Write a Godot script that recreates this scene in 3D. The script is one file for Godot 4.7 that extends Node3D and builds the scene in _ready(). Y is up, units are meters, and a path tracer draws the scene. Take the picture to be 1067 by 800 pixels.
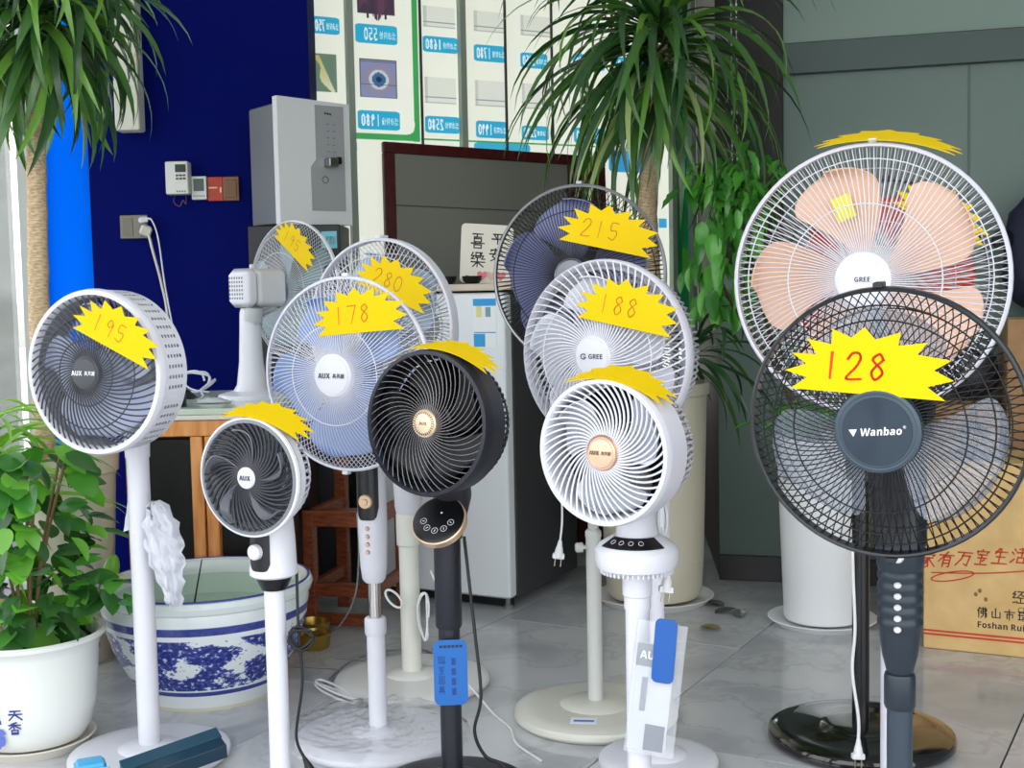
extends Node3D
# Fans on sale in a shop: camera, sky and exposure first, then the room, then the things in it.

var rng := RandomNumberGenerator.new()
var taken := {}
var mats := {}

# ---------------------------------------------------------------- geometry
class G:
	var v := PackedVector3Array()
	var n := PackedVector3Array()
	var t := PackedVector2Array()
	var i := PackedInt32Array()
	func vert(p: Vector3, nn: Vector3, uv := Vector2.ZERO) -> int:
		v.append(p)
		n.append(nn)
		t.append(uv)
		return v.size() - 1
	func tri(a: int, b: int, c: int) -> void:
		var f := (v[b] - v[a]).cross(v[c] - v[a])
		if f.dot(n[a] + n[b] + n[c]) > 0.0:
			i.append(a); i.append(c); i.append(b)
		else:
			i.append(a); i.append(b); i.append(c)
	func quad(a: int, b: int, c: int, d: int) -> void:
		tri(a, b, c)
		tri(a, c, d)
	func face(pts: Array, nn = null) -> void:
		var nr: Vector3 = nn if nn != null else (pts[2] - pts[0]).cross(pts[1] - pts[0]).normalized()
		var ids := []
		for p in pts:
			ids.append(vert(p, nr))
		for k in range(1, pts.size() - 1):
			tri(ids[0], ids[k], ids[k + 1])
	# a swept round section; r is a number or one radius for each point
	func tube(pts: Array, r, sides := 6, closed := false, flat := 1.0) -> void:
		var m := pts.size()
		if m < 2:
			return
		var up := Vector3.ZERO
		var first := v.size()
		var rings := m + 1 if closed else m
		for k in rings:
			var kk := k % m
			var a: Vector3 = pts[(kk - 1 + m) % m] if closed or kk > 0 else pts[kk]
			var b: Vector3 = pts[(kk + 1) % m] if closed or kk < m - 1 else pts[kk]
			var d := (b - a).normalized()
			if k == 0:
				up = d.cross(Vector3.UP if absf(d.y) < 0.9 else Vector3.RIGHT).normalized()
			else:
				up = (up - d * up.dot(d)).normalized()
			var side := d.cross(up)
			var rr: float = r[kk] if r is Array else r
			for s in sides:
				var an := TAU * s / sides
				var o := up * cos(an) * flat + side * sin(an)
				vert(pts[kk] + o * rr, o.normalized())
		for k in rings - 1:
			for s in sides:
				var s2 := (s + 1) % sides
				quad(first + k * sides + s, first + k * sides + s2, first + (k + 1) * sides + s2, first + (k + 1) * sides + s)
		if not closed:
			for e in [0, m - 1]:
				var q: Vector3 = pts[1] - pts[0] if e == 0 else pts[m - 2] - pts[m - 1]
				var ids := []
				for s in sides:
					ids.append(vert(v[first + e * sides + s], -q.normalized()))
				for s in range(1, sides - 1):
					tri(ids[0], ids[s], ids[s + 1])
	# a profile of (radius, height) turned about the y axis of xf; bends over 30 degrees stay sharp
	func lathe(prof: Array, segs := 32, xf := Transform3D(), flute := 0, flute_depth := 0.0) -> void:
		var total := 0.0
		var at := [0.0]
		for k in range(1, prof.size()):
			total += prof[k].distance_to(prof[k - 1])
			at.append(total)
		for k in prof.size() - 1:
			var a: Vector2 = prof[k]
			var b: Vector2 = prof[k + 1]
			if a.distance_to(b) < 1e-7:
				continue
			var d := (b - a).normalized()
			var da := d
			var db := d
			if k > 0 and prof[k - 1].distance_to(a) > 1e-7:
				var e: Vector2 = (a - prof[k - 1]).normalized()
				if e.dot(d) > 0.86:
					da = (e + d).normalized()
			if k < prof.size() - 2 and prof[k + 2].distance_to(b) > 1e-7:
				var e: Vector2 = (prof[k + 2] - b).normalized()
				if e.dot(d) > 0.86:
					db = (e + d).normalized()
			var first := v.size()
			for s in segs + 1:
				var an := TAU * s / segs
				var c := cos(an)
				var sn := sin(an)
				var w := 1.0 - (flute_depth if flute > 0 and s % 2 == 0 else 0.0)
				for q in 2:
					var p := a if q == 0 else b
					var dd := da if q == 0 else db
					var nn := Vector3(dd.y * c, -dd.x, dd.y * sn)
					vert(xf * Vector3(p.x * w * c, p.y, p.x * w * sn), (xf.basis * nn).normalized(), Vector2(float(s) / segs, at[k + q] / maxf(total, 1e-6)))
			for s in segs:
				var o := first + s * 2
				if a.x > 1e-6:
					tri(o, o + 2, o + 1)
				if b.x > 1e-6:
					tri(o + 2, o + 3, o + 1)
	# a box about its centre with bevelled edges
	func box(size: Vector3, xf := Transform3D(), bev := 0.0) -> void:
		var h := size / 2
		bev = minf(bev, minf(h.x, minf(h.y, h.z)) * 0.9)
		var ax := [Vector3.RIGHT, Vector3.UP, Vector3.BACK]
		for k in 3:
			for s in [-1.0, 1.0]:
				var a: Vector3 = ax[(k + 1) % 3]
				var b: Vector3 = ax[(k + 2) % 3]
				var c: Vector3 = ax[k] * s
				var ha := h[(k + 1) % 3] - bev
				var hb := h[(k + 2) % 3] - bev
				var o := c * h[k]
				var ids := []
				for q in [[-1, -1], [1, -1], [1, 1], [-1, 1]]:
					ids.append(vert(xf * (o + a * ha * q[0] + b * hb * q[1]), (xf.basis * c).normalized(), Vector2(0.5 + 0.5 * q[0], 0.5 - 0.5 * q[1])))
				quad(ids[0], ids[1], ids[2], ids[3])
		if bev <= 0.0:
			return
		for k in 3:
			var a: Vector3 = ax[k]
			var b: Vector3 = ax[(k + 1) % 3]
			var c: Vector3 = ax[(k + 2) % 3]
			var l := h[k] - bev
			var hb := h[(k + 1) % 3]
			var hc := h[(k + 2) % 3]
			for sb in [-1.0, 1.0]:
				for sc in [-1.0, 1.0]:
					var nb: Vector3 = (xf.basis * (b * sb)).normalized()
					var nc: Vector3 = (xf.basis * (c * sc)).normalized()
					var p1: Vector3 = b * hb * sb + c * (hc - bev) * sc
					var p2: Vector3 = b * (hb - bev) * sb + c * hc * sc
					quad(vert(xf * (p1 - a * l), nb), vert(xf * (p1 + a * l), nb), vert(xf * (p2 + a * l), nc), vert(xf * (p2 - a * l), nc))
		for sx in [-1.0, 1.0]:
			for sy in [-1.0, 1.0]:
				for sz in [-1.0, 1.0]:
					var s := Vector3(sx, sy, sz)
					var q := []
					for k in 3:
						var p := (h - Vector3.ONE * bev) * s
						p[k] = h[k] * s[k]
						q.append(vert(xf * p, (xf.basis * (ax[k] * s[k])).normalized()))
					tri(q[0], q[1], q[2])
	# a flat outline given a thickness along z
	func plate(outline: PackedVector2Array, thick: float, xf := Transform3D(), bend := 0.0, drape := 0.0) -> void:
		var ids := Geometry2D.triangulate_polygon(outline)
		for s in [1.0, -1.0]:
			var first := v.size()
			for p in outline:
				vert(xf * Vector3(p.x, p.y, thick / 2 * s - bend * p.y * p.y - drape * p.x * p.x), (xf.basis * Vector3(0, 0, s)).normalized(), p)
			for k in range(0, ids.size(), 3):
				tri(first + ids[k], first + ids[k + 1], first + ids[k + 2])
		var ccw := not Geometry2D.is_polygon_clockwise(outline)
		for k in outline.size():
			var a := outline[k]
			var b := outline[(k + 1) % outline.size()]
			var d := (b - a).normalized()
			var nn := xf.basis * (Vector3(d.y, -d.x, 0) if ccw else Vector3(-d.y, d.x, 0))
			var za := -bend * a.y * a.y - drape * a.x * a.x
			var zb := -bend * b.y * b.y - drape * b.x * b.x
			quad(vert(xf * Vector3(a.x, a.y, za - thick / 2), nn), vert(xf * Vector3(b.x, b.y, zb - thick / 2), nn), vert(xf * Vector3(b.x, b.y, zb + thick / 2), nn), vert(xf * Vector3(a.x, a.y, za + thick / 2), nn))
	# a patch of points rows[u][w], smooth; thick > 0 gives it a back face
	func patch(rows: Array, thick := 0.0) -> void:
		var nu := rows.size()
		var nw: int = rows[0].size()
		var norms := []
		for a in nu:
			var line := []
			for b in nw:
				var du: Vector3 = rows[mini(a + 1, nu - 1)][b] - rows[maxi(a - 1, 0)][b]
				var dw: Vector3 = rows[a][mini(b + 1, nw - 1)] - rows[a][maxi(b - 1, 0)]
				var c := du.cross(dw)
				line.append(c.normalized() if c.length() > 1e-12 else Vector3.UP)
			norms.append(line)
		for s in ([1.0, -1.0] if thick > 0.0 else [1.0]):
			var first := v.size()
			for a in nu:
				for b in nw:
					vert(rows[a][b] + norms[a][b] * thick * 0.5 * s, norms[a][b] * s, Vector2(float(b) / (nw - 1), float(a) / (nu - 1)))
			for a in nu - 1:
				for b in nw - 1:
					var o := first + a * nw + b
					quad(o, o + 1, o + nw + 1, o + nw)
		if thick > 0.0:
			var edge := []
			for b in nw: edge.append([0, b])
			for a in range(1, nu): edge.append([a, nw - 1])
			for b in range(nw - 2, -1, -1): edge.append([nu - 1, b])
			for a in range(nu - 2, 0, -1): edge.append([a, 0])
			var mid: Vector3 = rows[nu / 2][nw / 2]
			for k in edge.size():
				var e: Array = edge[k]
				var f: Array = edge[(k + 1) % edge.size()]
				var p: Vector3 = rows[e[0]][e[1]]
				var q: Vector3 = rows[f[0]][f[1]]
				if p.distance_to(q) < 1e-7:
					continue
				var np: Vector3 = norms[e[0]][e[1]] * thick * 0.5
				var nq: Vector3 = norms[f[0]][f[1]] * thick * 0.5
				var out := ((p + q) / 2 - mid).normalized()
				quad(vert(p - np, out), vert(q - nq, out), vert(q + nq, out), vert(p + np, out))
	func ball(c: Vector3, r: Vector3, nu := 16, nw := 10, xf := Transform3D()) -> void:
		var first := v.size()
		for b in nw + 1:
			var la := PI * b / nw - PI / 2
			for a in nu + 1:
				var lo := TAU * a / nu
				var d := Vector3(cos(la) * cos(lo), sin(la), cos(la) * sin(lo))
				vert(xf * (c + d * r), (xf.basis * (d / r)).normalized(), Vector2(float(a) / nu, float(b) / nw))
		for b in nw:
			for a in nu:
				var o := first + b * (nu + 1) + a
				if b > 0: tri(o, o + 1, o + nu + 1)
				if b < nw - 1: tri(o + 1, o + nu + 2, o + nu + 1)
	func mesh() -> ArrayMesh:
		var a := []
		a.resize(Mesh.ARRAY_MAX)
		a[Mesh.ARRAY_VERTEX] = v
		a[Mesh.ARRAY_NORMAL] = n
		a[Mesh.ARRAY_TEX_UV] = t
		a[Mesh.ARRAY_INDEX] = i
		var m := ArrayMesh.new()
		m.add_surface_from_arrays(Mesh.PRIMITIVE_TRIANGLES, a)
		return m

# ---------------------------------------------------------------- materials and naming
func srgb(r, g, b) -> Color:
	return Color(r / 255.0, g / 255.0, b / 255.0)

func mat(c: Color, rough := 0.5, metal := 0.0, extra := {}) -> StandardMaterial3D:
	var key := str(c, rough, metal, extra)
	if mats.has(key):
		return mats[key]
	var m := StandardMaterial3D.new()
	m.albedo_color = c
	m.roughness = rough
	m.metallic = metal
	if c.a < 1.0:
		m.transparency = BaseMaterial3D.TRANSPARENCY_ALPHA
		m.cull_mode = BaseMaterial3D.CULL_DISABLED
	for k in extra:
		m.set(k, extra[k])
	mats[key] = m
	return m

func noise_tex(seed_: int, freq: float, ramp: Array, size := 512, warp := 0.0, fractal := 4) -> NoiseTexture2D:
	var fn := FastNoiseLite.new()
	fn.seed = seed_
	fn.frequency = freq
	fn.fractal_octaves = fractal
	if warp > 0.0:
		fn.domain_warp_enabled = true
		fn.domain_warp_amplitude = warp
		fn.domain_warp_frequency = freq
	var tx := NoiseTexture2D.new()
	tx.width = size
	tx.height = size
	tx.seamless = true
	tx.noise = fn
	if ramp.size() > 0:
		var g := Gradient.new()
		var off := PackedFloat32Array()
		var col := PackedColorArray()
		for r in ramp:
			off.append(r[0])
			col.append(r[1])
		g.offsets = off
		g.colors = col
		tx.color_ramp = g
	return tx

func numbered(called: String) -> String:
	if not taken.has(called):
		taken[called] = 0
		return called
	taken[called] += 1
	return "%s_%03d" % [called, taken[called]]

func thing(called: String, label: String, category: String, at := Vector3.ZERO, turn := 0.0, group := "") -> Node3D:
	var o := Node3D.new()
	o.name = numbered(called)
	add_child(o)
	o.position = at
	o.rotation.y = turn
	tag(o, label, category, group)
	return o

func tag(o: Node, label: String, category: String, group := "") -> void:
	o.set_meta("label", label)
	o.set_meta("category", category)
	if group:
		o.set_meta("group", group)

func part(called: String, g, m: Material, parent: Node, xf := Transform3D(), label := "") -> MeshInstance3D:
	var o := MeshInstance3D.new()
	o.name = called
	o.mesh = g.mesh() if g is G else g
	o.material_override = m
	o.transform = xf
	parent.add_child(o, true)
	if label:
		o.set_meta("label", label)
	return o

func single(called: String, g, m: Material, label: String, category: String, xf := Transform3D(), group := "") -> MeshInstance3D:
	var o := part(numbered(called), g, m, self, xf)
	tag(o, label, category, group)
	return o

func struct(called: String, g, m: Material, label: String, xf := Transform3D()) -> MeshInstance3D:
	var o := part(called, g, m, self, xf)
	o.set_meta("kind", "structure")
	if label:
		o.set_meta("label", label)
		o.set_meta("category", called.split("_")[0])
	return o

func at(p: Vector3, yaw := 0.0, pitch := 0.0, roll := 0.0) -> Transform3D:
	return Transform3D(Basis(Vector3.UP, deg_to_rad(yaw)) * Basis(Vector3.RIGHT, deg_to_rad(pitch)) * Basis(Vector3.BACK, deg_to_rad(roll)), p)

func bx(size: Vector3, bev := 0.0, xf := Transform3D()) -> G:
	var g := G.new()
	g.box(size, xf, bev)
	return g

func lat(prof: Array, segs := 32, xf := Transform3D()) -> G:
	var g := G.new()
	g.lathe(prof, segs, xf)
	return g

func tb(pts: Array, r, sides := 6, closed := false) -> G:
	var g := G.new()
	g.tube(pts, r, sides, closed)
	return g

func smooth(pts: Array, each := 6) -> Array:
	var out := []
	for k in pts.size() - 1:
		var p0: Vector3 = pts[maxi(k - 1, 0)]
		var p1: Vector3 = pts[k]
		var p2: Vector3 = pts[k + 1]
		var p3: Vector3 = pts[mini(k + 2, pts.size() - 1)]
		for s in each:
			out.append(p1.cubic_interpolate(p2, p0, p3, float(s) / each))
	out.append(pts[-1])
	return out

func ring(r: float, z: float, n := 48) -> Array:
	var out := []
	for k in n:
		out.append(Vector3(cos(TAU * k / n) * r, sin(TAU * k / n) * r, z))
	return out

func rrect(w: float, h: float, r: float, seg := 5) -> PackedVector2Array:
	var out := PackedVector2Array()
	for q in 4:
		var c := Vector2((w / 2 - r) * (1 if q == 0 or q == 3 else -1), (h / 2 - r) * (1 if q < 2 else -1))
		for k in seg + 1:
			var an := PI / 2 * (q + float(k) / seg)
			out.append(c + Vector2(cos(an), sin(an)) * r)
	return out

func disc(rx: float, ry: float, n := 28) -> PackedVector2Array:
	var out := PackedVector2Array()
	for k in n:
		out.append(Vector2(cos(TAU * k / n) * rx, sin(TAU * k / n) * ry))
	return out

func pl(outline: PackedVector2Array, thick: float, xf := Transform3D(), bend := 0.0) -> G:
	var g := G.new()
	g.plate(outline, thick, xf, bend)
	return g

const Z_AXIS := Transform3D(Vector3(1, 0, 0), Vector3(0, 0, 1), Vector3(0, -1, 0), Vector3.ZERO)

# ---------------------------------------------------------------- lettering
# strokes of each sign on a grid of ten by ten, two digits a point
var GLYPH := {
	"0": "49171240727749", "1": "4940", "2": "17396977541080", "3": "18497745734011", "4": "591383 6660", "5": "79292565735011",
	"6": "69243060735523", "7": "198940", "8": "775927647240223477", "9": "774926557760",
	"平": "1888 2735 7765 0494 4840", "安": "4948 1817 188877 472370 755210 0595", "喜": "1989 4947 2777 2676742426 3433 6463 0393 2272702022",
	"樂": "3969663639 3767 1907270525 7967877595 0393 4640 4310 4380", "佛": "2906 1710 38888636348481 595230 7970", "山": "4941 16118186",
	"市": "4948 0797 2521 257572 4740", "瑞": "0838 0535 0131 1811 6967 48479798 4595 4340 4393 9390 6360 7370", "桦": "0636 2920 2603 2634 5946 4742 6965 8876 4393 6460",
	"经": "2907 0727 2704 0434 0031 498945 6795 4484 6460 3090", "典": "2823 287873 3943 5953 2575 0393 3210 6280",
	"国": "1989801019 2777 3565 2272 4742 5443", "色": "3916 386856 16868313 4643 16109092", "天": "1888 0595 484500 4590",
	"香": "6928 0797 4844 4704 4794 2373702023 2171", "家": "4948 1817 188877 2676 5624 455130 4412 4301 5591", "有": "0797 5903 3630 36767060 3474 3272",
	"万": "0898 483400 36867051", "宝": "4948 1817 188877 2676 2474 1080 4640 6352", "生": "3916 1787 2474 0090 4940", "活": "1827 0615 0022 8948 3696 6864 4383804043",
	"更": "0898 2777732327 2575 484310 2490", "动": "1838 0545 2501 0131 4787 878171 696740", "特": "1907 0737 1910 0434 4888 6966 3696 3494 7470 5342",
	"价": "2906 1710 6935 6995 5540 7570", "奥": "4948 2878 2824 7874 3666 4844 0393 4310 4390", "克": "1888 4946 2676742426 3400 64619192",
	"斯": "1812 3832 0848 1646 1444 0242 1100 3140 8956 5650 5696 7570", "送": "2736 1303 0393 5958 7978 4787 3595 6744 6594", "机": "0636 2920 2603 2634 5951 598981 8191",
	"-": "2575", "|": "4940",
}

func polylines(sign: String) -> Array:
	var out := []
	for s in GLYPH.get(sign, "2575").split(" "):
		var line := []
		for k in range(0, s.length() - 1, 2):
			line.append(Vector2(s[k].to_int(), s[k + 1].to_int()) / 9.0)
		out.append(line)
	return out

func rounded_line(pts: Array) -> Array:
	var out := []
	for k in pts.size() - 1:
		var p0: Vector2 = pts[maxi(k - 1, 0)]
		var p3: Vector2 = pts[mini(k + 2, pts.size() - 1)]
		for s in 5:
			out.append(pts[k].cubic_interpolate(pts[k + 1], p0, p3, s / 5.0))
	out.append(pts[-1])
	return out

# writing as flat strokes; lay turns a point of the sheet into [position, normal]
func write(g: G, words: String, origin: Vector2, size: Vector2, pitch: Vector2, width: float, lay: Callable, shear := 0.0) -> void:
	for k in words.length():
		var o := origin + pitch * k
		for raw in polylines(words[k]):
			var line: Array = rounded_line(raw) if words[k] in "0235689" else raw
			for q in line.size() - 1:
				var a: Vector2 = o + Vector2(line[q].x + line[q].y * shear, line[q].y) * size
				var b: Vector2 = o + Vector2(line[q + 1].x + line[q + 1].y * shear, line[q + 1].y) * size
				var d := (b - a).normalized() * width * 0.5
				var s := Vector2(-d.y, d.x)
				var w1 := 1.0 if q > 0 else 1.2
				var ids := []
				for c in [a - d - s * w1, b + d - s * 0.85, b + d + s * 0.85, a - d + s * w1]:
					var l: Array = lay.call(c)
					ids.append(g.vert(l[0], l[1]))
				g.quad(ids[0], ids[1], ids[2], ids[3])

func flat_lay(xf: Transform3D) -> Callable:
	return func(c: Vector2): return [xf * Vector3(c.x, c.y, 0), (xf.basis * Vector3.BACK).normalized()]

func letters(called: String, words: String, height: float, m: Material, parent: Node, xf: Transform3D, bold := true, face := "Droid Sans") -> MeshInstance3D:
	var f := SystemFont.new()
	f.font_names = PackedStringArray([face])
	f.font_weight = 700 if bold else 400
	var t := TextMesh.new()
	t.text = words
	t.font = f
	t.font_size = 48
	t.pixel_size = height / 35.0
	t.depth = 0.0006
	t.curve_step = 2.0
	return part(called, t, m, parent, xf)

func _ready() -> void:
	var cam := Camera3D.new()
	cam.position = Vector3(0, 1.0, 0)
	cam.rotation = Vector3(deg_to_rad(-4.3), 0, -0.02)
	cam.fov = rad_to_deg(2.0 * atan(400.0 / 1300.0))
	cam.near = 0.05
	cam.far = 200.0
	add_child(cam)
	var sky_mat := ProceduralSkyMaterial.new()
	sky_mat.sky_top_color = Color(0.94, 0.96, 0.99)
	sky_mat.sky_horizon_color = Color(0.98, 0.99, 1.0)
	sky_mat.ground_horizon_color = Color(0.70, 0.70, 0.68)
	sky_mat.ground_bottom_color = Color(0.5, 0.5, 0.48)
	sky_mat.sky_curve = 0.2
	var sky := Sky.new()
	sky.sky_material = sky_mat
	var env := Environment.new()
	env.background_mode = Environment.BG_SKY
	env.sky = sky
	env.background_energy_multiplier = 1.0
	env.tonemap_mode = Environment.TONE_MAPPER_LINEAR
	env.tonemap_exposure = 3.0
	env.sdfgi_enabled = true
	env.ssao_enabled = true
	env.ssil_enabled = true
	var we := WorldEnvironment.new()
	we.environment = env
	add_child(we)
	make_room()
	make_furniture()
	make_fans()
	make_plants()
	make_small_things()

# ---------------------------------------------------------------- fans
func white_plastic() -> StandardMaterial3D:
	return mat(srgb(219, 219, 226), 0.32)

func grille_curve(r0: float, R: float, depth: float, a0: float, twist: float, segs: int, sgn: float, p: float, sag := 0.0) -> Array:
	var out := []
	for k in segs + 1:
		var t := float(k) / segs
		var r := lerpf(r0, R, t)
		var an := a0 + twist * pow(t, 0.85)
		out.append(Vector3(cos(an) * r, sin(an) * r, sgn * (depth * (1.0 - pow(t, p)) - sag * sin(PI * t))))
	return out

func grille(o: Dictionary, R: float, sgn: float) -> G:
	var g := G.new()
	var n: int = o.get("n", 90)
	var depth: float = o.get("depth", 0.05)
	var p: float = o.get("p", 2.6)
	var r0: float = o.get("r0", 0.045)
	var wr: float = o.get("wire", 0.0011)
	var segs: int = o.get("segs", 9)
	var z0: float = o.get("z", 0.0)
	for k in n:
		var pts := grille_curve(r0, R, depth, TAU * k / n, deg_to_rad(o.get("twist", 0.0)), segs, sgn, p, o.get("sag", 0.0))
		for q in pts.size():
			pts[q].z += z0
		g.tube(pts, wr, o.get("sides", 4), false, o.get("flat", 1.0))
	for f in o.get("rings", []):
		var t: float = (f * R - r0) / (R - r0)
		var z: float = sgn * (depth * (1.0 - pow(clampf(t, 0.0, 1.0), p)) - o.get("sag", 0.0) * sin(PI * t)) + z0
		g.tube(ring(f * R, z + sgn * wr * 0.6, 56), wr * o.get("ring_w", 1.15), 4, true)
	return g

func blade_shape(r1: float, r2: float, span: float, sweep: float, pitch: float) -> G:
	var rows := []
	for a in 15:
		var s := a / 14.0
		var t := 1.0 - pow(1.0 - s, 1.7)
		var r := lerpf(r1, r2, t)
		var half := deg_to_rad(span) * 0.5 * (0.50 + 0.50 * sin(PI * (0.10 + 0.5 * t)))
		if t > 0.72:
			half *= sqrt(maxf(0.02, 1.0 - pow((t - 0.72) / 0.28, 3.0)))
		var line := []
		for b in 9:
			var w := b / 8.0 - 0.5
			var an := w * 2.0 * half + deg_to_rad(sweep) * t
			line.append(Vector3(cos(an) * r, sin(an) * r, -pitch * w * (0.6 + 0.4 * t) + 0.010 * (w * w) * 4.0))
		rows.append(line)
	var g := G.new()
	g.patch(rows, 0.0022)
	return g

func blades(root: Node3D, hx: Transform3D, n: int, r1: float, r2: float, span: float, sweep: float, pitch: float, z: float, m: Material, a0 := 0.0) -> Array:
	var sh := blade_shape(r1, r2, span, sweep, pitch).mesh()
	var out := []
	for k in n:
		out.append(part("blade", sh, m, root, hx * Transform3D(Basis(Vector3.BACK, deg_to_rad(a0) + TAU * k / n), Vector3(0, 0, z))))
	part("blade_hub", lat([Vector2(0, 0.014), Vector2(r1 * 0.9, 0.012), Vector2(r1 * 1.15, 0.006), Vector2(r1 * 1.15, -0.022), Vector2(0, -0.022)], 24, Z_AXIS), m, root, hx * Transform3D(Basis(), Vector3(0, 0, z)))
	return out

func hub_cap(root: Node3D, hx: Transform3D, r: float, z: float, m: Material) -> MeshInstance3D:
	return part("hub_cap", lat([Vector2(0, 0.006), Vector2(r * 0.55, 0.0056), Vector2(r * 0.84, 0.0042), Vector2(r * 0.86, 0.0030), Vector2(r * 0.9, 0.0034), Vector2(r * 0.97, 0.0015), Vector2(r, -0.003), Vector2(r, -0.010), Vector2(0, -0.010)], 40, Z_AXIS), m, root, hx * Transform3D(Basis(), Vector3(0, 0, z)))

func brand(cap: Node3D, big: String, small: String, h: float, m: Material, z := 0.0070) -> void:
	var w := 0.0
	if small:
		w = h * 3.1
		letters("logo", big, h, m, cap, Transform3D(Basis(), Vector3(-w * 0.55, 0, z)))
		var g := G.new()
		write(g, small, Vector2(h * 0.35, -h * 0.42), Vector2(h * 0.78, h * 0.85), Vector2(h * 0.95, 0), h * 0.12, flat_lay(Transform3D(Basis(), Vector3(0, 0, z + 0.0004))))
		part("logo_signs", g, m, cap)
	else:
		letters("logo", big, h, m, cap, Transform3D(Basis(), Vector3(0, 0, z)))

# a panel that lies on a round column, turned by yaw from the front
func curved_panel(r: float, yaw: float, half: float, y0: float, y1: float, thick: float) -> G:
	var rows := []
	for a in 11:
		var t := a / 10.0 * 2.0 - 1.0
		var an := deg_to_rad(90.0 - yaw + half * t)
		var cut := 0.16 * (y1 - y0) * pow(absf(t), 6.0)
		var line := []
		for b in 6:
			line.append(Vector3(cos(an) * r, lerpf(y0 + cut, y1 - cut * 0.3, b / 5.0), sin(an) * r))
		rows.append(line)
	var g := G.new()
	g.patch(rows, thick)
	return g

func pole(root: Node3D, r: float, y0: float, y1: float, m: Material, called := "pole", off := Vector3.ZERO) -> MeshInstance3D:
	return part(called, lat([Vector2(0, y0), Vector2(r, y0), Vector2(r, y1 - 0.002), Vector2(r - 0.002, y1), Vector2(0, y1)], 26), m, root, Transform3D(Basis(), off))

func foot(root: Node3D, r: float, m: Material, h := 0.028, boss := 0.055) -> MeshInstance3D:
	return part("base_plate", lat([Vector2(0, 0.0), Vector2(r * 0.94, 0.0), Vector2(r * 0.98, 0.004), Vector2(r, 0.010), Vector2(r, h * 0.55), Vector2(r * 0.985, h * 0.72), Vector2(r * 0.93, h * 0.86), Vector2(r * 0.8, h * 0.95), Vector2(boss * 1.35, h), Vector2(boss * 1.25, h + 0.004), Vector2(boss, h + 0.009), Vector2(boss * 0.6, h + 0.011), Vector2(0, h + 0.011)], 64), m, root)

# ribbed collar under the telescopic pole
func collar(root: Node3D, r: float, y0: float, y1: float, m: Material, ribs := 26) -> MeshInstance3D:
	var g := G.new()
	g.lathe([Vector2(0, y1), Vector2(r * 0.86, y1), Vector2(r * 0.98, y1 - 0.004), Vector2(r, y1 - 0.010), Vector2(r * 0.98, y0 + 0.004), Vector2(r * 0.9, y0), Vector2(0, y0)], ribs * 2, Transform3D(), 1, 0.05)
	return part("locking_collar", g, m, root)

func motor(root: Node3D, hx: Transform3D, r: float, z0: float, z1: float, m: Material) -> MeshInstance3D:
	return part("motor_housing", lat([Vector2(0, z1), Vector2(r * 0.6, z1), Vector2(r * 0.86, z1 + 0.012), Vector2(r * 0.97, z1 + 0.035), Vector2(r, z0 - 0.02), Vector2(r * 0.96, z0), Vector2(0, z0)], 30, Z_AXIS), m, root, hx)

# a wire cage fan head seen from the front
func wire_head(root: Node3D, hx: Transform3D, R: float, o: Dictionary) -> MeshInstance3D:
	var df: float = o.get("df", 0.05)
	var dr: float = o.get("dr", 0.075)
	part("front_grille", grille({"n": o.get("n", 96), "depth": df, "twist": o.get("twist", 0.0), "r0": o.hub * 0.9, "wire": o.get("wire", 0.0010), "rings": o.get("rings", [0.62]), "p": o.get("p", 2.8), "ring_w": o.get("ring_w", 1.15)}, R * 0.99, 1.0), o.front, root, hx)
	part("rear_grille", grille({"n": o.get("nr", o.get("n", 96)), "depth": dr, "twist": -o.get("twist", 0.0), "r0": o.get("motor_r", 0.06) * 0.8, "wire": o.get("wire", 0.0010), "rings": o.get("rear_rings", [0.6, 0.85]), "p": 3.2}, R * 0.99, -1.0), o.get("rear", o.front), root, hx)
	var rw: float = o.get("rim_w", 0.016)
	part("rim_band", lat([Vector2(R * 0.985, rw / 2), Vector2(R, rw / 2 + 0.001), Vector2(R + 0.003, rw / 2 - 0.002), Vector2(R + 0.004, 0), Vector2(R + 0.003, -rw / 2 + 0.002), Vector2(R, -rw / 2 - 0.001), Vector2(R * 0.985, -rw / 2), Vector2(R * 0.985, rw / 2)], 72, Z_AXIS), o.rim, root, hx)
	var bl := blades(root, hx, o.get("blades", 5), 0.035, R * o.get("blade_r", 0.86), o.get("span", 62.0), o.get("sweep", 12.0), o.get("pitch", 0.05), -0.012, o.blade, o.get("a0", 20.0))
	if o.get("sticker", false):
		var stk := part("sticker", pl(rrect(0.032, 0.042, 0.001), 0.0006), mat(srgb(236, 226, 60), 0.5), bl[0], at(Vector3(R * 0.56, R * 0.10, 0.014), 0, 0, -76))
		stk.set_meta("label", "yellow sticker on the blade")
	motor(root, hx, o.get("motor_r", 0.06), -dr * 0.75, -dr - o.get("motor_l", 0.10), o.motor)
	var clip: float = R + 0.006
	for a in [-92.0, 88.0]:
		part("rim_clip", bx(Vector3(0.014, 0.008, rw + 0.004), 0.0015), o.rim, root, hx * Transform3D(Basis(Vector3.BACK, deg_to_rad(a - 90.0)), Vector3(cos(deg_to_rad(a)), sin(deg_to_rad(a)), 0) * clip))
	return hub_cap(root, hx, o.hub, df, o.cap)

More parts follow.
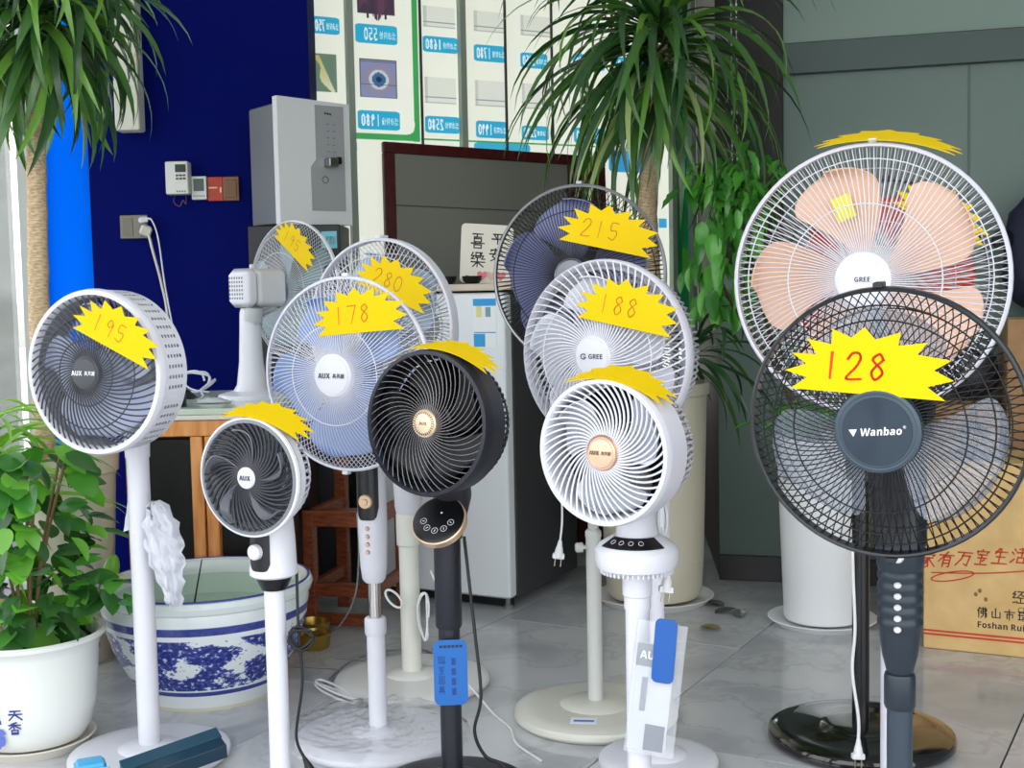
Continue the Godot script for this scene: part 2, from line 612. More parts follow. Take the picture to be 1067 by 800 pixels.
# an air circulator head: ring, louvres, tunnel and ribbed back
func louver_head(root: Node3D, hx: Transform3D, R: float, o: Dictionary) -> MeshInstance3D:
	var band: float = o.band
	part("front_grille", grille({"n": o.n, "depth": o.get("df", 0.012), "twist": o.twist, "r0": o.hub * 0.92, "wire": o.wire, "rings": o.get("rings", []), "p": 2.0, "segs": 12, "sides": 5, "sag": o.get("sag", 0.0), "flat": o.get("flat", 1.0), "ring_w": 0.8}, R * (o.get("ring_in", 0.90) + 0.04), 1.0), o.front, root, hx)
	var lip: float = o.get("lip", 0.012)
	part("front_ring", lat([Vector2(R * o.get("ring_in", 0.90), -0.012), Vector2(R * (o.get("ring_in", 0.90) + 0.02), -0.001), Vector2(R * (o.get("ring_in", 0.90) + 0.035), 0.003), Vector2(R * 0.985, 0.002), Vector2(R, -0.003), Vector2(R + 0.001, -lip), Vector2(R * 0.97, -lip - 0.002), Vector2(R * o.get("ring_in", 0.90), -0.012)], 72, Z_AXIS), o.ring, root, hx)
	var e: float = o.get("taper", 0.97)
	var g := G.new()
	if o.get("holes", false):
		# tunnel wall with rows of square holes left open
		var na := 150
		var nz := 15
		for a in na:
			for z in nz:
				var block := (a / 3) % 12
				var hole: bool = z % 2 == 1 and z > 2 and z < 13 and a % 3 == 1 and block != 11
				if hole:
					continue
				var ids := []
				for q in [[0, 0], [1, 0], [1, 1], [0, 1]]:
					var an: float = TAU * (a + q[0]) / na
					var f: float = float(z + q[1]) / nz
					var rr: float = R * lerpf(0.995, e, f)
					ids.append(g.vert(Vector3(cos(an) * rr, sin(an) * rr, -lip - f * (band - lip)), Vector3(cos(an), sin(an), 0)))
				g.quad(ids[0], ids[1], ids[2], ids[3])
		g.lathe([Vector2(R * e, -band), Vector2(R * e * 0.96, -band - 0.008)], 72, Z_AXIS)
		part("inner_band", lat([Vector2(R * 0.94, -lip), Vector2(R * 0.92, -band)], 48, Z_AXIS), mat(srgb(160, 162, 170), 0.6), root, hx)
	else:
		g.lathe([Vector2(R * 0.985, -lip), Vector2(R * lerpf(1.0, e, 0.5), -band * 0.5), Vector2(R * e, -band), Vector2(R * e * 0.95, -band - 0.004), Vector2(R * e * 0.9, -band * 0.8), Vector2(R * 0.9, -lip)], 72, Z_AXIS)
	part("tunnel", g, o.tunnel, root, hx)
	part("rear_grille", grille({"n": o.get("nr", 56), "depth": o.rear_d, "twist": o.get("rear_twist", -25.0), "r0": R * 0.22, "wire": o.get("rear_wire", 0.0019), "rings": [0.5, 0.78], "p": o.get("rear_p", 2.4), "z": -band, "flat": 1.0, "sides": 5}, R * e * 0.98, -1.0), o.get("rear", o.tunnel), root, hx)
	blades(root, hx, o.get("blades", 5), R * 0.24, R * 0.84, o.get("span", 66.0), 26.0, 0.045, -band * 0.55, o.blade, o.get("a0", 10.0))
	if o.has("shroud"):
		part("shroud", lat([Vector2(R * 0.86, -band * 0.9), Vector2(R * 0.74, -band - o.rear_d * 0.5), Vector2(R * 0.34, -band - o.rear_d * 0.72)], 48, Z_AXIS), o.shroud, root, hx)
	part("motor_housing", lat([Vector2(0, -band * 0.75), Vector2(R * 0.3, -band * 0.75), Vector2(R * 0.34, -band), Vector2(R * 0.3, -band - o.rear_d), Vector2(R * 0.2, -band - o.rear_d - 0.012), Vector2(0, -band - o.rear_d - 0.014)], 28, Z_AXIS), o.get("motor", o.tunnel), root, hx)
	return hub_cap(root, hx, o.hub, o.get("df", 0.012), o.cap)

const STAR := [[237, 392], [298, 347], [215, 323], [297, 295], [240, 255], [335, 258], [300, 200], [390, 218], [393, 160], [463, 190], [510, 150], [550, 195], [640, 165], [632, 215], [735, 200], [700, 245], [820, 262], [760, 300], [830, 335], [738, 362], [803, 410]]

func star_outline(w: float) -> PackedVector2Array:
	var out := PackedVector2Array()
	for p in STAR:
		out.append(Vector2(p[0] - 522.0, 285.0 - p[1]) * w / 615.0)
	return out

func price(words: String, label: String, xf: Transform3D, w := 0.225, ink := Color(0.84, 0.50, 0.02), bend := 0.0, drape := 0.0) -> void:
	var o := thing("price_tag", label, "price tag", xf.origin, 0.0, "yellow starburst price tags")
	var b := Transform3D(xf.basis, Vector3.ZERO)
	var card := G.new()
	if drape > 0.0:
		# a card that bends over the round top of its fan, cut into strips so that it can curve
		for k in 12:
			var x0 := w * (k / 12.0 - 0.5) * 1.02
			var x1 := w * ((k + 1) / 12.0 - 0.5) * 1.02
			var strip := PackedVector2Array([Vector2(x0, -w), Vector2(x1, -w), Vector2(x1, w), Vector2(x0, w)])
			for piece in Geometry2D.intersect_polygons(star_outline(w), strip):
				card.plate(piece, 0.0008, b, bend, drape)
	else:
		card.plate(star_outline(w), 0.0008, b, bend)
	part("card", card, mat(srgb(238, 202, 0), 0.6, 0.0, {"metallic_specular": 0.3, "backlight_enabled": true, "backlight": Color(0.40, 0.33, 0.0)}), o)
	if words:
		var g := G.new()
		var h := w * 0.155
		write(g, words, Vector2(-w * 0.27, -h * 0.62), Vector2(w * 0.11, h), Vector2(w * 0.135, 0), w * (0.016 if ink.g < 0.3 else 0.010), flat_lay(b * Transform3D(Basis(), Vector3(0, 0, 0.0007))), 0.12)
		part("writing", g, mat(ink, 0.6), o)

# a tag that lies back over the top of a fan: slope is its tilt across, lean how far it lies back
func lying(p: Vector3, slope: float, lean: float, spin := 0.0) -> Transform3D:
	return Transform3D(Basis(Vector3.BACK, deg_to_rad(slope)) * Basis(Vector3.UP, deg_to_rad(spin)) * Basis(Vector3.RIGHT, deg_to_rad(lean)), p)

func cable(called: String, pts: Array, r: float, m: Material, label: String, plug := false, cat := "cord") -> Node3D:
	var c := smooth(pts, 7)
	var o := thing(called, label, cat, Vector3.ZERO)
	part("cable", tb(c, r, 6), m, o)
	if plug:
		var d: Vector3 = (c[-1] - c[-2]).normalized()
		plug_on(o, c[-1], d, m)
	return o

func plug_on(o: Node3D, p: Vector3, d: Vector3, m: Material) -> void:
	var q := Quaternion(Vector3.DOWN, d)
	var xf := Transform3D(Basis(q), p)
	var g := G.new()
	g.lathe([Vector2(0, 0), Vector2(0.004, 0), Vector2(0.006, -0.012), Vector2(0.0075, -0.016), Vector2(0.009, -0.024), Vector2(0.010, -0.036), Vector2(0, -0.036)], 14, xf)
	g.box(Vector3(0.026, 0.012, 0.014), xf * Transform3D(Basis(), Vector3(0, -0.034, 0)), 0.002)
	part("plug", g, m, o)
	var brass := mat(srgb(190, 180, 150), 0.25, 0.9)
	for s in [-1.0, 1.0]:
		part("plug_pin", bx(Vector3(0.0016, 0.017, 0.006), 0.0004), brass, o, xf * Transform3D(Basis(), Vector3(0.0065 * s, -0.048, 0)))

func make_fans() -> void:
	var white := white_plastic()
	var ivory := mat(srgb(228, 227, 216), 0.35)
	var black := mat(srgb(13, 13, 16), 0.3)
	var navy := mat(srgb(25, 27, 37), 0.42)
	var slate := mat(srgb(32, 42, 52), 0.34)
	var chrome := mat(srgb(200, 195, 190), 0.12, 1.0)
	var gold := mat(srgb(216, 184, 152), 0.3, 0.6)
	var grey := mat(srgb(70, 74, 78), 0.35)
	var ink := mat(srgb(70, 72, 80), 0.5)
	var pale_ink := mat(srgb(232, 234, 236), 0.4)
	var G0 := "fans set out for sale"
	var f: Node3D
	var hx: Transform3D
	var cap: MeshInstance3D

	# white circulator fan at the left, dark grille
	f = thing("pedestal_fan", "white fan with dark spiral grille and perforated tunnel, tagged 195, beside the potted ficus", "fan", Vector3(-0.803, 0, -2.648), 0.0, G0)
	hx = at(Vector3(-0.835, 0.853, -2.485) - f.position, -22)
	cap = louver_head(f, hx, 0.166, {"n": 58, "twist": 42.0, "wire": 0.0018, "hub": 0.034, "band": 0.085, "rear_d": 0.06, "front": mat(srgb(52, 54, 60), 0.4), "ring": white, "tunnel": white, "blade": mat(srgb(196, 204, 228), 0.25), "cap": mat(srgb(66, 68, 72), 0.4), "holes": true, "rings": [0.42, 0.72], "df": 0.022, "taper": 0.98, "nr": 84, "rear_wire": 0.0021})
	brand(cap, "AUX", "奥克斯", 0.0095, pale_ink)
	pole(f, 0.0235, 0.03, 0.70, white)
	part("neck", tb([Vector3(0, 0.66, 0), Vector3(0, 0.73, 0.0), Vector3(0, 0.80, 0.01), hx * Vector3(0, -0.03, -0.14)], [0.026, 0.028, 0.034, 0.036], 18), white, f)
	foot(f, 0.172, white, 0.026, 0.05)
	price("195", "yellow starburst price tag marked 195 on the leftmost white fan", Transform3D(Basis(), f.position) * hx * at(Vector3(0.083, 0.086, 0.026), 0, 0, -23), 0.215)

	# small grey and white circulator
	f = thing("pedestal_fan", "small white fan with charcoal spiral grille and round white knob before the porcelain bowl", "fan", Vector3(-0.462, 0, -2.35), 0.0, G0)
	hx = at(Vector3(-0.487, 0.667, -2.27) - f.position, -26)
	cap = louver_head(f, hx, 0.108, {"n": 44, "twist": 48.0, "wire": 0.0031, "hub": 0.0215, "band": 0.034, "rear_d": 0.052, "rear_p": 6.0, "front": mat(srgb(46, 48, 54), 0.35), "ring": mat(srgb(120, 124, 130), 0.35), "tunnel": white, "shroud": mat(srgb(206, 208, 214), 0.4), "blades": 5, "span": 50.0, "blade": mat(srgb(104, 106, 112), 0.3), "cap": white, "taper": 0.96, "df": 0.004, "sag": 0.006, "nr": 44, "rear_twist": -10.0, "rear_wire": 0.0022})
	brand(cap, "AUX", "", 0.009, ink)
	part("outer_ring", lat([Vector2(0.107, 0.001), Vector2(0.111, 0.000), Vector2(0.112, -0.006), Vector2(0.108, -0.012), Vector2(0.107, 0.001)], 64, Z_AXIS), white, f, hx)
	var ctl := part("control_box", lat([Vector2(0, 0.59), Vector2(0.034, 0.59), Vector2(0.040, 0.575), Vector2(0.0425, 0.54), Vector2(0.044, 0.49), Vector2(0.046, 0.480), Vector2(0.0455, 0.470), Vector2(0.040, 0.466), Vector2(0, 0.466)], 32), white, f)
	part("control_panel", curved_panel(0.0442, -28, 31, 0.482, 0.572, 0.003), black, ctl)
	part("knob", lat([Vector2(0, 0.012), Vector2(0.0115, 0.012), Vector2(0.0145, 0.009), Vector2(0.0150, 0.0), Vector2(0, 0)], 24, Z_AXIS), white, ctl, at(Vector3(-0.0235, 0.520, 0.0385), -30))
	part("neck", tb([Vector3(0, 0.55, 0), Vector3(0, 0.59, -0.004), Vector3(0.0, 0.64, 0.0), hx * Vector3(0, 0, -0.06)], [0.036, 0.037, 0.034, 0.03], 16), white, f)
	part("cone_collar", lat([Vector2(0, 0.468), Vector2(0.036, 0.468), Vector2(0.034, 0.462), Vector2(0.024, 0.440), Vector2(0, 0.440)], 28), black, f)
	pole(f, 0.020, 0.03, 0.445, white)
	foot(f, 0.14, white)
	price("", "yellow price tag lying edge-on over the small charcoal grille fan", Transform3D(Basis(), f.position) * hx * lying(Vector3(0.030, 0.119, -0.030), -13, -74, 6), 0.19, Color(0.8, 0.5, 0.0), 0.3, 2.6)

	# white wire fan with a black panel and gold knob
	f = thing("pedestal_fan", "white wire-cage fan with pale blue blades and gold knob on black panel, tagged 178", "fan", Vector3(-0.314, 0, -2.725), 0.0, G0)
	hx = at(Vector3(-0.345, 0.832, -2.60) - f.position, -26)
	cap = wire_head(f, hx, 0.201, {"n": 108, "df": 0.05, "dr": 0.075, "hub": 0.046, "front": mat(srgb(222, 222, 230), 0.3), "rim": white, "blade": mat(srgb(176, 200, 236), 0.2, 0.0, {"backlight_enabled": true, "backlight": Color(0.5, 0.6, 0.8)}), "cap": white, "motor": white, "rings": [0.52], "twist": 14.0, "wire": 0.00105, "rim_w": 0.012, "a0": 40.0})
	brand(cap, "AUX", "奥克斯", 0.0105, ink)
	ctl = part("control_box", lat([Vector2(0, 0.70), Vector2(0.026, 0.70), Vector2(0.031, 0.68), Vector2(0.032, 0.60), Vector2(0.0325, 0.48), Vector2(0.030, 0.40), Vector2(0.026, 0.370), Vector2(0.020, 0.362), Vector2(0, 0.362)], 28), white, f)
	part("control_panel", curved_panel(0.0332, -16, 48, 0.505, 0.690, 0.003), black, ctl)
	part("knob", lat([Vector2(0, 0.010), Vector2(0.006, 0.010), Vector2(0.007, 0.007), Vector2(0.014, 0.007), Vector2(0.016, 0.004), Vector2(0.016, 0), Vector2(0, 0)], 26, Z_AXIS), gold, ctl, at(Vector3(-0.0095, 0.547, 0.0325), -16))
	for k in 4:
		part("button", lat([Vector2(0, 0.005), Vector2(0.0035, 0.005), Vector2(0.005, 0.003), Vector2(0.0055, 0), Vector2(0, 0)], 14, Z_AXIS), gold, ctl, at(Vector3(-0.0085, 0.487 - 0.0175 * k, 0.0305 - 0.0006 * k), -16))
	part("neck", tb([Vector3(0, 0.68, 0), Vector3(0, 0.76, -0.01), hx * Vector3(0, -0.03, -0.13)], [0.028, 0.034, 0.04], 16), white, f)
	part("inner_pole", lat([Vector2(0, 0.25), Vector2(0.0135, 0.25), Vector2(0.0135, 0.37), Vector2(0, 0.37)], 20), chrome, f)
	collar(f, 0.0245, 0.243, 0.283, white)
	pole(f, 0.0205, 0.03, 0.25, white)
	foot(f, 0.185, white, 0.026, 0.045)
	price("178", "yellow starburst price tag marked 178 on the pale blue fan", Transform3D(Basis(), f.position) * hx * at(Vector3(0.066, 0.131, 0.050), 0, 0, 6), 0.226, Color(0.86, 0.36, 0.04))

	# white wire fan behind it
	f = thing("pedestal_fan", "white wire-cage fan with broad rim on ivory pole, tagged 280", "fan", Vector3(-0.270, 0, -3.124), 0.0, G0)
	hx = at(Vector3(-0.310, 0.915, -3.0) - f.position, -32)
	cap = wire_head(f, hx, 0.212, {"n": 100, "df": 0.045, "dr": 0.08, "hub": 0.045, "front": mat(srgb(220, 220, 226), 0.3), "rim": white, "blade": mat(srgb(196, 212, 226), 0.2, 0.0, {"backlight_enabled": true, "backlight": Color(0.5, 0.6, 0.7)}), "cap": white, "motor": white, "rings": [0.6, 0.82], "wire": 0.0012, "rim_w": 0.030, "twist": 6.0})
	part("neck", tb([Vector3(0, 0.48, 0), Vector3(0, 0.6, 0), Vector3(0, 0.8, -0.01), hx * Vector3(0, 0, -0.14)], [0.034, 0.034, 0.04, 0.045], 18), white, f)
	part("sleeve", lat([Vector2(0, 0.52), Vector2(0.036, 0.52), Vector2(0.033, 0.46), Vector2(0.030, 0.445), Vector2(0, 0.445)], 26), white, f)
	collar(f, 0.031, 0.36, 0.446, ivory)
	pole(f, 0.0255, 0.03, 0.37, ivory)
	foot(f, 0.198, mat(srgb(234, 233, 228), 0.3), 0.03, 0.05)
	price("280", "yellow starburst price tag marked 280 on the broad rimmed white fan", Transform3D(Basis(), f.position) * hx * at(Vector3(0.076, 0.113, 0.046), 0, 0, -19), 0.232)

	# black circulator with a round touch panel
	f = thing("pedestal_fan", "black air circulator fan with gold hub and round black touch panel", "fan", Vector3(-0.134, 0, -2.42), 0.0, G0)
	hx = at(Vector3(-0.162, 0.757, -2.30) - f.position, -32, -3)
	cap = louver_head(f, hx, 0.137, {"n": 48, "twist": 55.0, "wire": 0.0010, "hub": 0.027, "band": 0.066, "rear_d": 0.066, "rear_p": 6.0, "rear_twist": -10.0, "front": mat(srgb(126, 124, 126), 0.22, 0.7), "ring": navy, "tunnel": navy, "blade": mat(srgb(12, 12, 14), 0.5), "cap": mat(srgb(230, 205, 172), 0.3, 0.5), "taper": 0.975, "df": 0.002, "sag": 0.004, "nr": 60, "lip": 0.02, "shroud": mat(srgb(14, 14, 16), 0.6), "rear_wire": 0.0022})
	part("hub_ring", lat([Vector2(0.027, 0.0), Vector2(0.029, 0.004), Vector2(0.035, 0.002), Vector2(0.037, -0.006), Vector2(0.034, -0.02), Vector2(0.027, -0.02), Vector2(0.027, 0.0)], 40, Z_AXIS), mat(srgb(70, 52, 44), 0.3, 0.5), f, hx * Transform3D(Basis(), Vector3(0, 0, -0.006)))
	var tk := G.new()
	for k in 30:
		tk.box(Vector3(0.0045, 0.0013, 0.0012), Transform3D(Basis(Vector3.BACK, TAU * k / 30), Vector3(cos(TAU * k / 30), sin(TAU * k / 30), 0) * 0.0205 + Vector3(0, 0, 0.0052)))
	part("hub_ticks", tk, mat(srgb(50, 36, 28), 0.5), cap)
	letters("logo", "AUX", 0.006, mat(srgb(120, 96, 72), 0.5), cap, Transform3D(Basis(), Vector3(0, 0, 0.0062)))
	part("neck", tb([Vector3(0, 0.52, 0), Vector3(0.012, 0.60, -0.02), hx * Vector3(0.01, -0.09, -0.06), hx * Vector3(0, -0.02, -0.09)], [0.030, 0.038, 0.040, 0.04], 18), navy, f)
	var tp := part("touch_panel", lat([Vector2(0, 0.004), Vector2(0.046, 0.004), Vector2(0.0515, 0.002), Vector2(0.053, -0.004), Vector2(0, -0.004)], 44, Z_AXIS), black, f, at(Vector3(-0.012, 0.563, 0.052), -20, -42, 0))
	part("panel_rim", lat([Vector2(0.052, 0.002), Vector2(0.0545, 0.0), Vector2(0.054, -0.014), Vector2(0.040, -0.026), Vector2(0, -0.026), Vector2(0, -0.004), Vector2(0.052, -0.004), Vector2(0.052, 0.002)], 60, Z_AXIS), gold, tp)
	var ic := G.new()
	for k in 5:
		var an := deg_to_rad(200.0 + 35.0 * k)
		var c := Vector3(cos(an) * 0.030, sin(an) * 0.030 + 0.004, 0.0046)
		var rg := ring(0.0062, 0.0, 18)
		for q in rg.size():
			rg[q] += c
		ic.tube(rg, 0.0005, 4, true)
		ic.box(Vector3(0.005, 0.0012, 0.0006), Transform3D(Basis(Vector3.BACK, 0.6 * k), c))
	ic.box(Vector3(0.004, 0.003, 0.0006), Transform3D(Basis(), Vector3(0.004, 0.014, 0.0046)))
	part("panel_icons", ic, mat(srgb(235, 235, 240), 0.4), tp)
	part("sleeve", lat([Vector2(0, 0.535), Vector2(0.0265, 0.535), Vector2(0.0265, 0.345), Vector2(0.0245, 0.340), Vector2(0, 0.340)], 28), navy, f)
	pole(f, 0.0215, 0.03, 0.345, navy)
	foot(f, 0.155, navy)
	price("", "pale yellow price tag lying edge-on over the black air circulator", Transform3D(Basis(), f.position) * hx * lying(Vector3(0.044, 0.141, -0.040), -14, -78, 6), 0.19, Color(0.8, 0.5, 0.0), 0.3, 2.4)

	# black wire fan with grey violet blades, ivory stand
	f = thing("pedestal_fan", "black wire-cage fan with grey violet blades on an ivory pole and round base, tagged 215", "fan", Vector3(0.181, 0, -2.853), 0.0, G0)
	hx = at(Vector3(0.150, 1.028, -2.75) - f.position, -22)
	cap = wire_head(f, hx, 0.197, {"n": 120, "df": 0.045, "dr": 0.075, "hub": 0.040, "front": mat(srgb(17, 17, 20), 0.35), "rear": black, "rim": mat(srgb(150, 150, 152), 0.3, 0.6), "blade": mat(srgb(132, 138, 178), 0.25, 0.0, {"backlight_enabled": true, "backlight": Color(0.35, 0.37, 0.5)}), "cap": mat(srgb(110, 112, 118), 0.25, 0.7), "motor": black, "rings": [0.72], "wire": 0.0010, "blades": 5, "span": 76.0, "a0": 20.0, "rim_w": 0.012})
	part("neck", tb([Vector3(0, 0.76, 0), Vector3(0, 0.88, -0.01), hx * Vector3(0, -0.03, -0.12)], [0.03, 0.036, 0.04], 16), black, f)
	part("control_box", lat([Vector2(0, 0.80), Vector2(0.036, 0.80), Vector2(0.040, 0.77), Vector2(0.036, 0.56), Vector2(0.024, 0.53), Vector2(0, 0.53)], 24), black, f)
	part("inner_pole", lat([Vector2(0, 0.40), Vector2(0.012, 0.40), Vector2(0.012, 0.56), Vector2(0, 0.56)], 18), mat(srgb(196, 198, 194), 0.3), f)
	var lv := mat(srgb(204, 206, 200), 0.34)
	pole(f, 0.0175, 0.035, 0.436, lv)
	part("pole_cap", lat([Vector2(0, 0.446), Vector2(0.0135, 0.446), Vector2(0.0185, 0.440), Vector2(0.019, 0.428), Vector2(0, 0.428)], 24), lv, f)
	var kn := part("height_knob", lat([Vector2(0, 0.030), Vector2(0.009, 0.030), Vector2(0.0115, 0.027), Vector2(0.0115, 0.014), Vector2(0.005, 0.012), Vector2(0.005, 0.0), Vector2(0, 0)], 16, Z_AXIS), lv, f, at(Vector3(-0.012, 0.404, 0.002), -80))
	foot(f, 0.192, mat(srgb(214, 212, 200), 0.28), 0.034, 0.062)
	part("base_label", pl(rrect(0.060, 0.036, 0.001), 0.0006), mat(srgb(232, 240, 250), 0.5), f, at(Vector3(-0.035, 0.0335, 0.118), -20, -88, 12))
	part("label_print", pl(rrect(0.046, 0.010, 0.001), 0.0004), mat(srgb(90, 120, 190), 0.5), f, at(Vector3(-0.035, 0.0342, 0.120), -20, -88, 12))
	price("215", "yellow starburst price tag marked 215 on the black violet-bladed fan", Transform3D(Basis(), f.position) * hx * at(Vector3(0.086, 0.098, 0.050), 0, 0, -11), 0.228)

	# white spiral slat fan
	f = thing("pedestal_fan", "large white spiral-slat fan tagged 188, between the black wire fan and gold hub fan", "fan", Vector3(0.291, 0, -2.55), 0.0, G0)
	hx = at(Vector3(0.176, 0.870, -2.42) - f.position, -35)
	cap = louver_head(f, hx, 0.186, {"n": 66, "twist": 38.0, "wire": 0.0019, "hub": 0.040, "ring_in": 0.945, "band": 0.022, "rear_d": 0.092, "front": white, "ring": white, "tunnel": white, "blade": mat(srgb(222, 224, 232), 0.3), "cap": white, "taper": 1.0, "df": 0.034, "rings": [0.66], "nr": 84, "rear_wire": 0.0023, "rear_twist": -12.0, "lip": 0.010, "rear_p": 9.0})
	letters("logo", "GREE", 0.0095, ink, cap, Transform3D(Basis(), Vector3(0.009, 0, 0.0063)))
	var lg := G.new()
	var half_ring := []
	for k in 15:
		var an := deg_to_rad(30.0 + 22.0 * k)
		half_ring.append(Vector3(-0.018 + cos(an) * 0.0058, sin(an) * 0.0048, 0.0064))
	half_ring.append(Vector3(-0.018, -0.0005, 0.0064))
	lg.tube(half_ring, 0.0011, 4)
	part("logo_mark", lg, ink, cap)
	part("neck", tb([Vector3(0, 0.42, 0), Vector3(0, 0.7, 0), Vector3(-0.01, 0.80, 0), hx * Vector3(0, -0.02, -0.11)], [0.028, 0.032, 0.036, 0.04], 18), white, f)
	pole(f, 0.0165, 0.03, 0.48, white)
	foot(f, 0.125, white, 0.026, 0.045)
	price("188", "yellow starburst price tag marked 188 on the large spiral-slat fan", Transform3D(Basis(), f.position) * hx * at(Vector3(0.078, 0.098, 0.040), 0, 0, -9), 0.222)

	# white circulator with a gold hub
	f = thing("pedestal_fan", "white air circulator fan with rose gold hub and round touch collar", "fan", Vector3(0.212, 0, -2.15), 0.0, G0)
	hx = at(Vector3(0.147, 0.728, -2.055) - f.position, -35)
	cap = louver_head(f, hx, 0.124, {"blades": 3, "span": 78.0, "n": 48, "twist": 50.0, "wire": 0.0020, "hub": 0.0265, "band": 0.070, "rear_d": 0.072, "rear_twist": -6.0, "front": white, "ring": white, "tunnel": white, "blade": mat(srgb(190, 194, 204), 0.3), "cap": mat(srgb(232, 200, 168), 0.35, 0.5), "motor": mat(srgb(60, 62, 68), 0.5), "taper": 0.98, "df": 0.0, "sag": 0.010, "nr": 60, "rear_wire": 0.0022, "rear_p": 9.0, "shroud": mat(srgb(26, 27, 30), 0.6)})
	brand(cap, "AUX", "奥克斯", 0.0068, mat(srgb(110, 78, 60), 0.5))
	part("hub_ring", lat([Vector2(0.0262, 0.001), Vector2(0.0285, 0.002), Vector2(0.031, -0.001), Vector2(0.031, -0.006), Vector2(0.0262, -0.006), Vector2(0.0262, 0.001)], 48, Z_AXIS), mat(srgb(196, 150, 124), 0.3, 0.7), f, hx)
	part("neck", lat([Vector2(0, 0.64), Vector2(0.032, 0.64), Vector2(0.034, 0.60), Vector2(0.036, 0.572), Vector2(0.038, 0.566), Vector2(0, 0.566)], 30), white, f)
	part("neck_arm", tb([Vector3(0, 0.60, 0), Vector3(0.0, 0.66, 0.0), hx * Vector3(0, -0.02, -0.08)], [0.033, 0.034, 0.032], 16), white, f)
	var cl := part("touch_collar", lat([Vector2(0.034, 0.572), Vector2(0.045, 0.569), Vector2(0.066, 0.556), Vector2(0.073, 0.546), Vector2(0.0735, 0.528), Vector2(0.069, 0.515), Vector2(0.060, 0.511), Vector2(0, 0.511)], 48), white, f)
	var arc := []
	for a in 15:
		var an := deg_to_rad(52.0 + 106.0 * a / 14.0)
		var line := []
		for b in 4:
			var t := b / 3.0
			line.append(Vector3(cos(an) * lerpf(0.0425, 0.0675, t), lerpf(0.5715, 0.5570, t), sin(an) * lerpf(0.0425, 0.0675, t)))
		arc.append(line)
	var pg := G.new()
	pg.patch(arc, 0.002)
	part("touch_panel", pg, black, cl)
	var ti := G.new()
	for k in 4:
		var an := deg_to_rad(88.0 + 18.0 * k)
		var rg2 := []
		for q in 14:
			var e := Vector2(0.055 + cos(TAU * q / 14) * 0.0042, sin(TAU * q / 14) * 0.0042)
			rg2.append(Basis(Vector3.UP, -an) * Vector3(e.x, lerpf(0.5715, 0.5570, (e.x - 0.0425) / 0.025) + 0.0013, e.y))
		ti.tube(rg2, 0.0005, 4, true)
	part("panel_icons", ti, pale_ink, cl)
	var tt := G.new()
	for k in 46:
		tt.box(Vector3(0.009, 0.009, 0.0035), Transform3D(Basis(Vector3.UP, -TAU * k / 46), Vector3(cos(TAU * k / 46), 0, sin(TAU * k / 46)) * 0.0605 + Vector3(0, 0.5095, 0)), 0.001)
	part("collar_ribs", tt, white, cl)
	part("sleeve", lat([Vector2(0, 0.515), Vector2(0.026, 0.515), Vector2(0.026, 0.465), Vector2(0.0235, 0.462), Vector2(0.0235, 0.44), Vector2(0, 0.44)], 26), white, f)
	pole(f, 0.0215, 0.03, 0.46, white)
	foot(f, 0.155, white)
	price("", "yellow price tag lying edge-on over the rose gold hub fan", Transform3D(Basis(), f.position) * hx * lying(Vector3(0.022, 0.130, -0.034), -10, -77, 6), 0.20, Color(0.8, 0.5, 0.0), 0.3, 2.8)

	# big dark fan at the right, nearest
	f = thing("pedestal_fan", "dark slate wire-cage fan with brushed round badge and five white buttons, tagged 128", "fan", Vector3(0.594, 0, -1.90), 0.0, G0)
	hx = at(Vector3(0.526, 0.802, -1.75) - f.position, -27, 4, 4)
	cap = wire_head(f, hx, 0.190, {"n": 92, "df": 0.060, "dr": 0.07, "hub": 0.060, "front": mat(srgb(11, 11, 13), 0.35), "rear": mat(srgb(16, 16, 18), 0.4), "rim": mat(srgb(32, 36, 39), 0.3), "blade": mat(Color(0.62, 0.66, 0.72, 0.28), 0.1), "cap": mat(srgb(66, 80, 90), 0.4, 0.3), "motor": black, "motor_r": 0.05, "rings": [0.62, 0.80, 0.90], "wire": 0.0009, "ring_w": 1.3, "blades": 3, "span": 84.0, "a0": 200.0, "twist": -22.0, "rim_w": 0.022, "p": 3.2})
	part("badge", lat([Vector2(0, 0.0062), Vector2(0.047, 0.0060), Vector2(0.0472, 0.0045), Vector2(0, 0.004)], 60, Z_AXIS), mat(srgb(66, 75, 84), 0.2, 1.0, {"anisotropy_enabled": true, "anisotropy": 0.9}), cap)
	letters("logo", "Wanbao", 0.0105, pale_ink, cap, Transform3D(Basis(Vector3(1, 0, 0), Vector3(0.14, 1, 0), Vector3(0, 0, 1)), Vector3(0.006, 0, 0.0068)))
	letters("registered_mark", "®", 0.004, pale_ink, cap, Transform3D(Basis(), Vector3(0.0375, 0.0052, 0.0068)), false)
	part("logo_mark", pl(PackedVector2Array([Vector2(-0.0375, 0.0045), Vector2(-0.0262, 0.0045), Vector2(-0.0318, -0.0055)]), 0.0008, Transform3D(Basis(), Vector3(0, 0, 0.0068))), pale_ink, cap)
	part("neck", tb([Vector3(0, 0.60, 0), Vector3(-0.004, 0.70, -0.004), Vector3(-0.01, 0.76, 0), hx * Vector3(0, -0.02, -0.11)], [0.040, 0.044, 0.046, 0.048], 20), mat(srgb(24, 27, 32), 0.3), f)
	var prof := [Vector2(0, 0.66), Vector2(0.036, 0.66), Vector2(0.038, 0.60), Vector2(0.0355, 0.565)]
	for k in 5:
		var y := 0.552 - 0.0185 * k
		prof.append_array([Vector2(0.0325, y + 0.006), Vector2(0.0345, y + 0.002), Vector2(0.0345, y - 0.004), Vector2(0.0325, y - 0.009)])
	prof.append_array([Vector2(0.031, 0.455), Vector2(0.027, 0.425), Vector2(0.0195, 0.395), Vector2(0, 0.395)])
	ctl = part("control_box", lat(prof, 32), slate, f)
